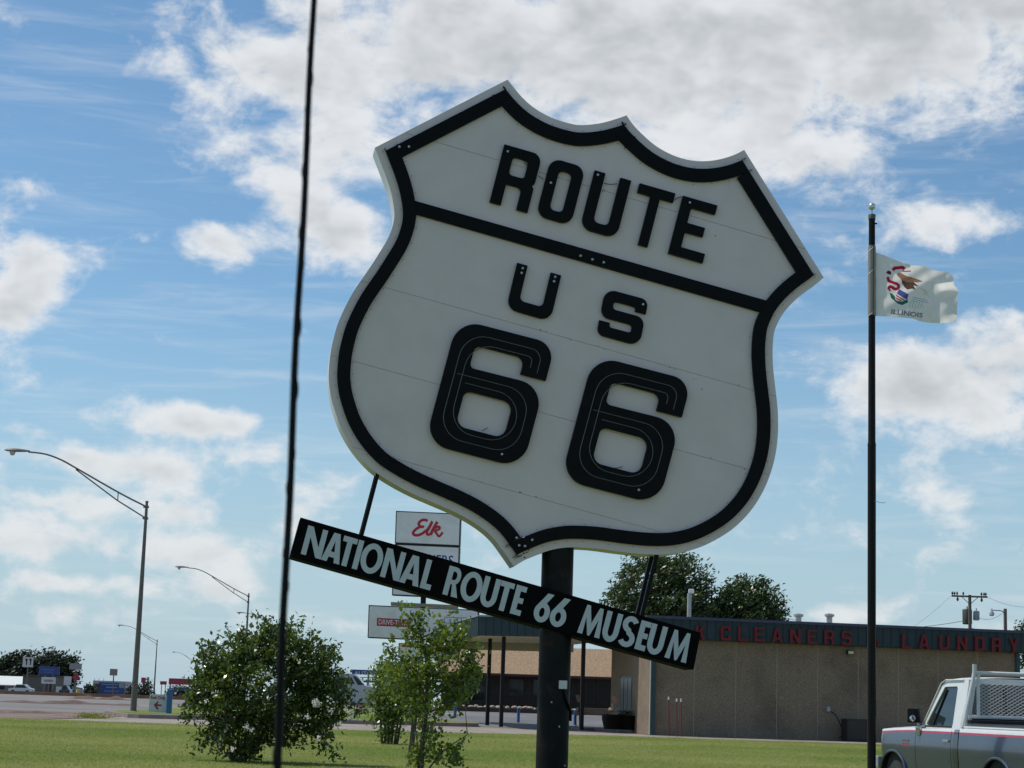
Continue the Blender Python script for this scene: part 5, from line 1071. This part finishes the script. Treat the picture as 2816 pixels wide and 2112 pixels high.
tree('young_tree', 'slim leafy sapling with bright yellow green leaves before the pylon sign', 'tree', p0, stems, blobs, 240, 14, .062, .080, L_SAP, (.12, 0, .1), 1., M_BARK, SG, .25, .6, .009, .7)
low = [bl(1170, 2050, D2, 40, 50), bl(1230, 2075, D2, 50, 30), bl(1275, 2030, D2, 22, 12), bl(1250, 2060, D2, 25, 25), bl(1140, 2080, D2, 25, 30)]
_t = [o for o in bpy.data.objects if o.name == 'young_tree'][0]
low += [bl(1170, 1985, D2, 22, 40), bl(1195, 2010, D2, 25, 25)]; cl2 = ell_pts(low, 85, .2); pts2 = (cl2[:, None, :] + rng.normal(0, .06, (len(cl2), 9, 3))).reshape(-1, 3); leaf_cloud('sucker_leaves', pts2, .075, L_SAP, _t, (0, 0, .2), 1., .7)['kind'] = 'stuff'
D3 = 39.5; p0 = base(1133, D3)
stems = [([p0, at(1136, 2000, D3), at(1136, 1930, D3), at(1120, 1850, D3)], .055, .02), ([(p0.x + .03, D3 + .05, 0), at(1142, 2000, D3 + .1), at(1150, 1900, D3 + .1), at(1165, 1850, D3 + .1)], .03, .012)]
blobs = [bl(1110, 1880, D3, 60, 55), bl(1165, 1890, D3, 55, 50), bl(1125, 1940, D3, 45, 30), bl(1085, 1850, D3, 40, 40)]
tree('young_tree', 'darker stemmed small tree just behind the slim sapling', 'tree', p0, stems, blobs, 120, 15, .07, .085, L_SAP, (.1, 0, .1), 1., M_BARK, SG, .3, .5, .01, .65)
D4 = 50.0; p0 = base(1073, D4)
stems = [([(p0.x + a, D4 + a * .3, 0), (p0.x + a * 1.5, D4, .7), (p0.x + a * 2.2, D4, 1.5)], .035, .014) for a in (-.16, -.08, 0, .08, .16, .22)]
blobs = [bl(1065, 1860, D4, 40, 40), bl(1100, 1880, D4, 45, 45), bl(1045, 1905, D4, 28, 35), bl(1080, 1930, D4, 50, 45), bl(1115, 1950, D4, 40, 40), bl(1070, 1990, D4, 38, 40), bl(1040, 1965, D4, 20, 25)]
tree('young_tree', 'dense multi stemmed shrub tree beside the silver van', 'tree', p0, stems, blobs, 230, 22, .10, .09, L_SAP, (.1, 0, .1), 1., M_BARK, SG, .3, .3, .012, .6)
# tall trees behind the shop
D5 = 128.0; FLOW = (1.3, 0, .9)
def big(nm, lb, px, d, blobs, ncl, per, lm, group, trunkpx, cs, ls, top):
    p0 = base(px, d); q = at(trunkpx, top, d); s = d / FPX
    stems = [([p0, (p0.x, d, p0.z + (q.z - p0.z) * .4), (q.x, d, q.z - (q.z - p0.z) * .25)], .30, .10)] + [([(p0.x, d, p0.z + (q.z - p0.z) * .3), (p0.x + a, d + a * .3, p0.z + (q.z - p0.z) * .6), (p0.x + a * 1.8, d, p0.z + (q.z - p0.z) * .82)], .14, .04) for a in (-1.2, 1.0, .4)]
    return tree(nm, lb, 'tree', p0, stems, blobs, ncl, per, cs, ls, lm, FLOW, .9, M_BARK, group, .5, .3, .05, .42, 2.0)
TG = 'wind-blown trees behind the shop'
big('broadleaf_tree', 'tall dark tree bent by wind behind the big sign and shop', 1800, D5, [bl(1790, 1600, D5, 95, 70), bl(1880, 1590, D5, 70, 60), bl(1740, 1650, D5, 70, 55), bl(1850, 1660, D5, 120, 60), bl(1700, 1640, D5, 40, 35), bl(1920, 1650, D5, 60, 50), bl(1830, 1555, D5, 50, 35), bl(1770, 1545, D5, 45, 30), bl(1890, 1545, D5, 28, 25), bl(1770, 1700, D5, 110, 40), bl(1900, 1700, D5, 100, 40), bl(1960, 1690, D5, 40, 30)], 620, 26, L_TREE, TG, 1800, .20, .29, 1540)
big('broadleaf_tree', 'smaller dark windswept tree rising over the red letters', 2060, D5 + 4, [bl(2050, 1640, D5, 60, 45), bl(2010, 1670, D5, 55, 45), bl(2100, 1660, D5, 50, 45), bl(2080, 1700, D5, 75, 40), bl(2000, 1710, D5, 50, 35), bl(2140, 1675, D5, 20, 25), bl(2030, 1612, D5, 30, 22), bl(2075, 1608, D5, 28, 18), bl(2150, 1700, D5, 12, 15)], 330, 26, L_TREE, TG, 2060, .19, .28, 1610)
big('broadleaf_tree', 'dark tree peeking in past the end of the shop roof', 2830, 118, [bl(2830, 1745, 118, 30, 35), bl(2850, 1790, 118, 45, 50), bl(2815, 1765, 118, 18, 25)], 130, 26, L_TREE, TG, 2830, .18, .22, 1725)
FG = 'far trees across the road'
D6 = 330.0
big('far_tree', 'broad dark wind-bent tree behind the white roofed shed', 40, D6, [bl(10, 1850, D6, 40, 45), bl(55, 1830, D6, 40, 35), bl(85, 1840, D6, 25, 35), bl(50, 1870, D6, 60, 40)], 330, 24, L_FAR, FG, 45, .40, .60, 1790)
big('far_tree', 'dark wind-bent tree behind the blue billboard', 155, D6 + 3, [bl(125, 1820, D6, 25, 28), bl(150, 1840, D6, 45, 35), bl(182, 1830, D6, 25, 30), bl(160, 1880, D6, 45, 35), bl(200, 1850, D6, 14, 18)], 330, 24, L_FAR, FG, 150, .40, .60, 1790)
for px, py, rx, rz, d, lb in ((245, 1900, 12, 18, 285, 'small dark shrub beside the blue mural wall'), (385, 1898, 36, 26, 260, 'round dark shrub right behind the nearest lamp pole'), (500, 1906, 42, 16, 240, 'low dark hedge mass below the red and blue billboard')):
    p0 = base(px, d); bq = [bl(px, py, d, rx, rz), bl(px - rx * .4, py + rz * .4, d, rx * .6, rz * .6), bl(px + rx * .4, py + rz * .3, d, rx * .6, rz * .7)]
    tree('far_shrub', lb, 'shrub', p0, [([p0, p0 + V((0, 0, .5)), p0 + V((.1, 0, 1.))], .12, .05)], bq, 70, 24, .25, .34, L_FAR, (.3, 0, .2), 1., M_BARK, 'far shrubs', .3, .2, .04)
# tall weeds at the lawn edge
p0 = on_ground(255, 1977); wp = [(p0.x + random.gauss(0, .35), p0.y + random.gauss(0, .3), abs(random.gauss(0, .09)) + .03) for _ in range(700)]
tag(leaf_cloud('weed_tuft', wp, .11, M_BLADE, None, (0, 0, 1.4), .6, .22), 'small tuft of taller weeds on the lawn edge by the dirt', 'weeds', kind='stuff')

# ------------------------------------------------------------------ roadside signs and sheds far to the left
M_SW = mat('far_white', (.62, .60, .57), .6, var=.1); M_SBL = mat('far_blue', (.035, .065, .22), .5, var=.25, scale=.8); M_SRD = mat('far_red', (.34, .03, .05), .5, var=.15); M_SGY = mat('far_grey', (.30, .28, .27), .7, var=.1)
def board_sign(name, lb, cat, x0, y0, x1, y1, d, m, posts=(0.5,), th=.25, pr=.09, group=None):
    a, c = at(x0, y0, d), at(x1, y1, d); z0, z1 = c.z, a.z; t = thing(name, lb, cat, (a.x, d, gz(d)), group)
    b = MB(); b.box(((a.x + c.x) / 2, d, (z0 + z1) / 2), (abs(c.x - a.x), th, z1 - z0)); pn = b.build('panel', m, t, bevel=.02)
    for f in posts:
        x = a.x + (c.x - a.x) * f; b = MB(); b.tube([(x, d + th / 2 + pr, gz(d)), (x, d + th / 2 + pr, z1 - .1)], pr, 8); b.build('post', M_GALV, t, smooth=True)
    return t, pn
def face(t, name, x0, y0, x1, y1, d, m, off=.15): a, c = at(x0, y0, d), at(x1, y1, d); b = MB(); b.box(((a.x + c.x) / 2, d - off, (a.z + c.z) / 2), (abs(c.x - a.x), .02, a.z - c.z)); return b.build(name, m, t)
RG = 'roadside signs across the road'; D7 = 270.0
t, pn = board_sign('pole_sign', 'white square pole sign with two slanted black marks before far trees', 'sign', 64, 1807, 90, 1835, D7, M_SW, group=RG)
for x in (71, 82): b = MB(); b.prism([[(x, 1830), (x + 3, 1828), (x + 5, 1812), (x - 1, 1811), (x - 1, 1816), (x + 1, 1817)]], lambda px, py, z: at(px, py, D7 - .14 + z), 0, .012); b.build('mark', M_BLKM, pn)
t, pn = board_sign('billboard', 'blue billboard with streaky pale print in front of dark trees', 'billboard', 108, 1832, 163, 1857, D7, M_SBL, (.3, .7), group=RG)
for q in ((118, 1840, 150, 1843), (122, 1847, 145, 1850)): face(t, 'print', *q, D7, mat('print_mid', (.13, .2, .34), .6))
t, pn = board_sign('pole_sign', 'small white sign with grey writing under the blue billboard', 'sign', 115, 1862, 152, 1881, D7 - 6, M_SW, group=RG); face(t, 'print', 122, 1869, 146, 1875, D7 - 6, M_SGY)
board_sign('pole_sign', 'pale blank rectangular sign at the edge of the far trees', 'sign', 192, 1824, 224, 1842, D7, M_SGY, group=RG)
t = thing('warning_sign', 'red diamond shaped sign below the pale blank sign', 'sign', base(209, D7 - 20), RG); d = D7 - 20; c = at(209, 1863, d); b = MB(); b.box((c.x, d, c.z), (.78, .04, .78), Matrix.Rotation(math.pi / 4, 3, 'Y')); b.build('plate', M_SRD, t); b = MB(); b.tube([(c.x, d + .06, gz(d)), (c.x, d + .06, c.z)], .04, 6); b.build('post', M_GALV, t)
board_sign('pole_sign', 'narrow upright white sign left of the red diamond', 'sign', 177, 1860, 195, 1884, D7, M_SW, group=RG)
board_sign('sale_board', 'white low board beside a dark parked car', 'board', 155, 1888, 178, 1907, D7, M_SW, (.1, .9), group=RG)
board_sign('pole_sign', 'blue grey low sign above the yellow barrel', 'sign', 208, 1891, 226, 1907, D7, mat('bluegrey', (.25, .30, .40), .6), group=RG)
board_sign('pole_sign', 'brownish square sign high above the blue mural wall', 'sign', 303, 1839, 322, 1858, D7 + 15, mat('far_brown', (.27, .22, .18), .7), group=RG)
board_sign('pole_sign', 'small dark red sign beside far shrub, uppermost of the red ones', 'sign', 389, 1863, 400, 1878, D7, M_SRD, group=RG)
board_sign('pole_sign', 'tiny grey sign next to the uppermost red sign', 'sign', 404, 1862, 410, 1872, D7, M_SGY, group=RG)
board_sign('pole_sign', 'red sign on two thin posts above the arrow board', 'sign', 441, 1873, 458, 1883, D7 - 30, M_SRD, (.2, .8), pr=.05, group=RG)
t, pn = board_sign('billboard', 'billboard in red, white and blue bands partly behind the bush', 'billboard', 465, 1865, 532, 1884, D7 - 40, M_SRD, (.05, .95), group=RG)
face(t, 'white_band', 465, 1886, 532, 1891, D7 - 40, M_SW); face(t, 'blue_band', 465, 1891.5, 532, 1900, D7 - 40, M_SBL)
d = D7 + 20; t = thing('mural_wall', 'large blue painted wall with pale lettering streaks beside the road', 'wall', base(300, d)); a, c = at(256, 1871, d), at(344, 1914, d)
b = MB(); b.box(((a.x + c.x) / 2, d + 2, (a.z + gz(d)) / 2), (c.x - a.x, 4, a.z - gz(d))); b.build('wall', mat('mural_edge', (.42, .40, .42), .7), t)
face(t, 'mural_panel', 272, 1876, 341, 1911, d, M_SBL, .03)
for q in ((280, 1880, 326, 1884), (292, 1888, 322, 1892), (286, 1899, 326, 1902)): face(t, 'lettering_streak', *q, d, mat('streak_blue', (.20, .32, .45), .6), .06)
face(t, 'picture_patch', 258, 1880, 272, 1908, d, mat('patch_dark', (.06, .045, .05), .7, col2=(.3, .25, .05), c2scale=.6), .06); face(t, 'picture_patch', 328, 1878, 341, 1892, d, mat('patch_green', (.28, .33, .28), .7), .07)
for x in (260, 272, 285): b = MB(); q = at(x, 1871, d); b.tube([(q.x, d, q.z - .1), (q.x, d, q.z + .35)], .03, 5); b.build('roof_post', M_GALV, t)
d = 300.0; t = thing('white_roof_shed', 'low grey blue shed with bright white metal roof', 'shed', base(20, d)); a, c = at(-60, 1882, d), at(62, 1912, d)
b = MB(); b.box(((a.x + c.x) / 2, d + 4, (a.z + gz(d)) / 2), (c.x - a.x, 8, a.z - gz(d))); b.build('wall', mat('shed_wall', (.24, .25, .29), .7), t)
rz = at(20, 1861, d).z; b = MB(); b.hexa([(a.x - .5, d - .6, a.z - .05), (c.x + .4, d - .6, a.z - .05), (c.x + .4, d + 9, rz), (a.x - .5, d + 9, rz)], [(a.x - .5, d - .6, a.z + .08), (c.x + .4, d - .6, a.z + .08), (c.x + .4, d + 9, rz + .15), (a.x - .5, d + 9, rz + .15)]); b.build('roof', mat('roof_white', (.72, .72, .68), .5), t)
for x0, x1 in ((-5, 12), (35, 48)): face(t, 'window', x0, 1885, x1, 1896, d, M_GLD, .03)
d = 295.0; t = thing('brown_shed', 'plain brown windowless building next to the white roofed shed', 'building', base(105, d)); a, c = at(63, 1859, d), at(151, 1910, d)
b = MB(); b.box(((a.x + c.x) / 2, d + 4, (a.z + gz(d)) / 2), (c.x - a.x, 8, a.z - gz(d))); b.build('wall', mat('shed_brown', (.13, .115, .095), .8, var=.15), t); b = MB(); b.box(((a.x + c.x) / 2, d + 4, a.z + .12), (c.x - a.x + .4, 8.4, .2)); b.build('roof', mat('shed_roof', (.08, .07, .065), .8), t); face(t, 'door', 129, 1880, 142, 1908, d, M_FRAME, .03)
def far_car(lb, x0, x1, d, m):
    s = d / FPX; a = at(x0, 1925, d).x; c = at(x1, 1925, d).x; L = c - a; z = gz(d); t = thing('parked_car', lb, 'car', ((a + c) / 2, d, z), 'cars parked across the road')
    P_ = fil([(0, .32), (0, .75, .1), (.20 * L, .85, .1), (.32 * L, 1.38, .2), (.66 * L, 1.40, .2), (.84 * L, .92, .1), (L, .82, .15), (L, .32)])
    b = MB(); b.prism([P_], lambda x, zz, q: V((a + x, d + q, z + zz)), 0, 1.7); b.build('body', m, t, bevel=.04)
    b = MB(); b.prism([[(.25 * L, .9), (.345 * L, 1.3), (.65 * L, 1.31), (.78 * L, .92)]], lambda x, zz, q: V((a + x, d + q, z + zz)), -.02, -.003); b.build('window', M_GLD, t)
    for f in (.2, .8): b = MB(); b.lathe([(.1, -.1), (.3, -.1), (.32, 0), (.3, .1), (.1, .1)], V((a + f * L, d + .06, z + .32)), 14, Matrix.Rotation(math.pi / 2, 3, 'X')); b.build('wheel', M_RUB, t)
far_car('pale car parked in front of the white roofed shed', 20, 86, 262, mat('car_pale', (.55, .6, .6), .2, .2, coat=.5)); far_car('dark car parked by the white low board', 160, 190, 255, mat('car_dark', (.03, .035, .05), .2, .2, coat=.5))
p0 = base(214, 250); b = MB(); b.lathe([(.28, 0), (.30, .2), (.27, .45), (.30, .75), (.26, .9), (.02, .92)], p0, 12); tag(b.build('traffic_barrel', mat('barrel_yellow', (.55, .42, .05), .6), None, smooth=True), 'small yellow barrel under the blue grey sign', 'barrel')
# far kerb
b = MB(); b.box((-70, 236, gz(236) + .2), (110, .8, .45)); tag(b.build('far_kerb', mat('kerb_red', (.30, .15, .09), .9, var=.3, scale=.3), None), kind='structure')
# arrow board on blue post
D8 = 86.0; t = thing('arrow_board', 'white board with red left arrow and writing on a blue post', 'sign', base(464, D8)); a, c = at(411, 1909, D8), at(459, 1956, D8); b = MB()
b.prism([[(409, 1957), (459, 1960), (461, 1911), (412, 1908)]], lambda x, y, z: at(x, y, D8 + z), 0, .04); pn = b.build('panel', M_SW, t)
text_on('lettering', 'Exit Only', lambda u, v: at(415 + 40 * u, 1924.5 + 2 * u - 11.5 * v, D8 - .006), M_SRD, pn, .035)
b = MB(); b.prism([[(422.5, 1938), (434, 1928.5), (436, 1932), (431.5, 1936.2), (444, 1937.5), (444, 1942.5), (431.5, 1941.2), (436, 1949), (432.5, 1952)]], lambda x, y, z: at(x, y, D8 + z), -.012, -.002); b.build('arrow', M_SRD, pn)
b = MB(); p = base(464, D8 - .3); b.box((at(465, 1940, D8 - .3).x, D8 - .25, .62), (.22, .22, 1.2)); b.build('blue_post', mat('post_blue', (.035, .13, .30), .5), t, bevel=.01); b = MB(); b.box((at(465, 1940, D8 - .3).x, D8 - .25, 1.24), (.27, .27, .05)); b.build('post_cap', mat('cap_teal', (.3, .42, .5), .5), t)
b = MB(); p = base(535, 97); b.box((p.x, 97, p.z + .45), (.9, .6, .9)); tag(b.build('concrete_block', M_CONC, None, bevel=.03), 'pale concrete block half hidden by the bush on the island', 'block')
# blue dealership sign on posts
D9 = 255.0; t, pn = board_sign('dealership_sign', 'long blue sign with white capital letters on posts above the van', 'sign', 968, 1841, 1090, 1858, D9, M_SBL, (.37,), pr=.12)
text_on('lettering', 'AUTO  MALL', lambda u, v: at(974 + 100 * u, 1855.5 + 2.5 * u - 10 * v, D9 - .16), M_SW, pn, .02)
board_sign('roadside_fence', 'pale band of boards below the blue dealership sign', 'fence', 985, 1861, 1110, 1868, D9 + 6, M_SW, (.1, .5, .9)); board_sign('display_ramp', 'blue low board under the pale band beside the van', 'board', 1000, 1871, 1100, 1880, D9 + 3, M_SBL, (.1, .9))
for px, y0, lb in ((1047, 1808, 'tapered dark pole rising over the blue dealership sign'), ):
    t = thing('far_pole', lb, 'pole', base(px, D9 + 20)); b0 = base(px, D9 + 20); b = MB(); b.tube([b0, V((b0.x, D9 + 20, at(px, y0, D9 + 20).z))], [.16, .06], 8); b.build('shaft', M_GALV, t)
for px, lb in ((1058, 'thin lot light with double head, left of two'), (1064, 'thin lot light with double head, right of two')):
    t = thing('lot_light', lb, 'light pole', base(px, D9 + 30), 'car lot lights'); b0 = base(px, D9 + 30); q = at(px, 1826, D9 + 30); b = MB(); b.tube([b0, V((b0.x, D9 + 30, q.z))], .07, 6); b.build('shaft', M_GALV, t); b = MB(); b.box(V((b0.x + .15, D9 + 30, q.z)), (.9, .4, .18)); b.build('lamp_head', M_GALV, t)
# ------------------------------------------------------------------ whip antenna close to the camera
AD = 1.15; path = []; a0, a1 = at(760, 2112, AD), at(862, 0, AD); dv = (a1 - a0)
lo = a0 - dv * ((a0.z - .001) / dv.z)
ant = thing('whip_antenna', 'dark out of focus whip antenna with spiral winding, close to camera', 'antenna', (lo.x, lo.y, 0))
hi = a1 + dv * .35; n = 120; pts = [lo.lerp(hi, k / n) for k in range(n + 1)]; sd = dv.normalized().cross(V((0, 1, 0))).normalized()
b = MB(); wob = [p + sd * (.00045 * math.sin(k * .55) + .0003 * math.sin(k * .21 + 1)) for k, p in enumerate(pts)]; b.tube(wob, [.0037 - .0019 * k / n for k in range(n + 1)], 10); b.build('mast', M_BLKM, ant, smooth=True)
hp = []; m_ = 1400
for k in range(m_ + 1):
    f = k / m_; c = lo.lerp(hi, f); a = f * 2 * math.pi * 46; r = .0034 - .0018 * f; hp.append(c + sd * (r * math.cos(a)) + V((0, 1, 0)) * (r * math.sin(a)))
b = MB(); b.tube(hp, .0006, 5); b.build('spiral_winding', M_BLKM, ant, smooth=True)
b = MB(); b.lathe([(.022, 0), (.022, .01), (.012, .03), (.006, .05)], lo, 14); b.build('mount', M_BLKM, ant, smooth=True)
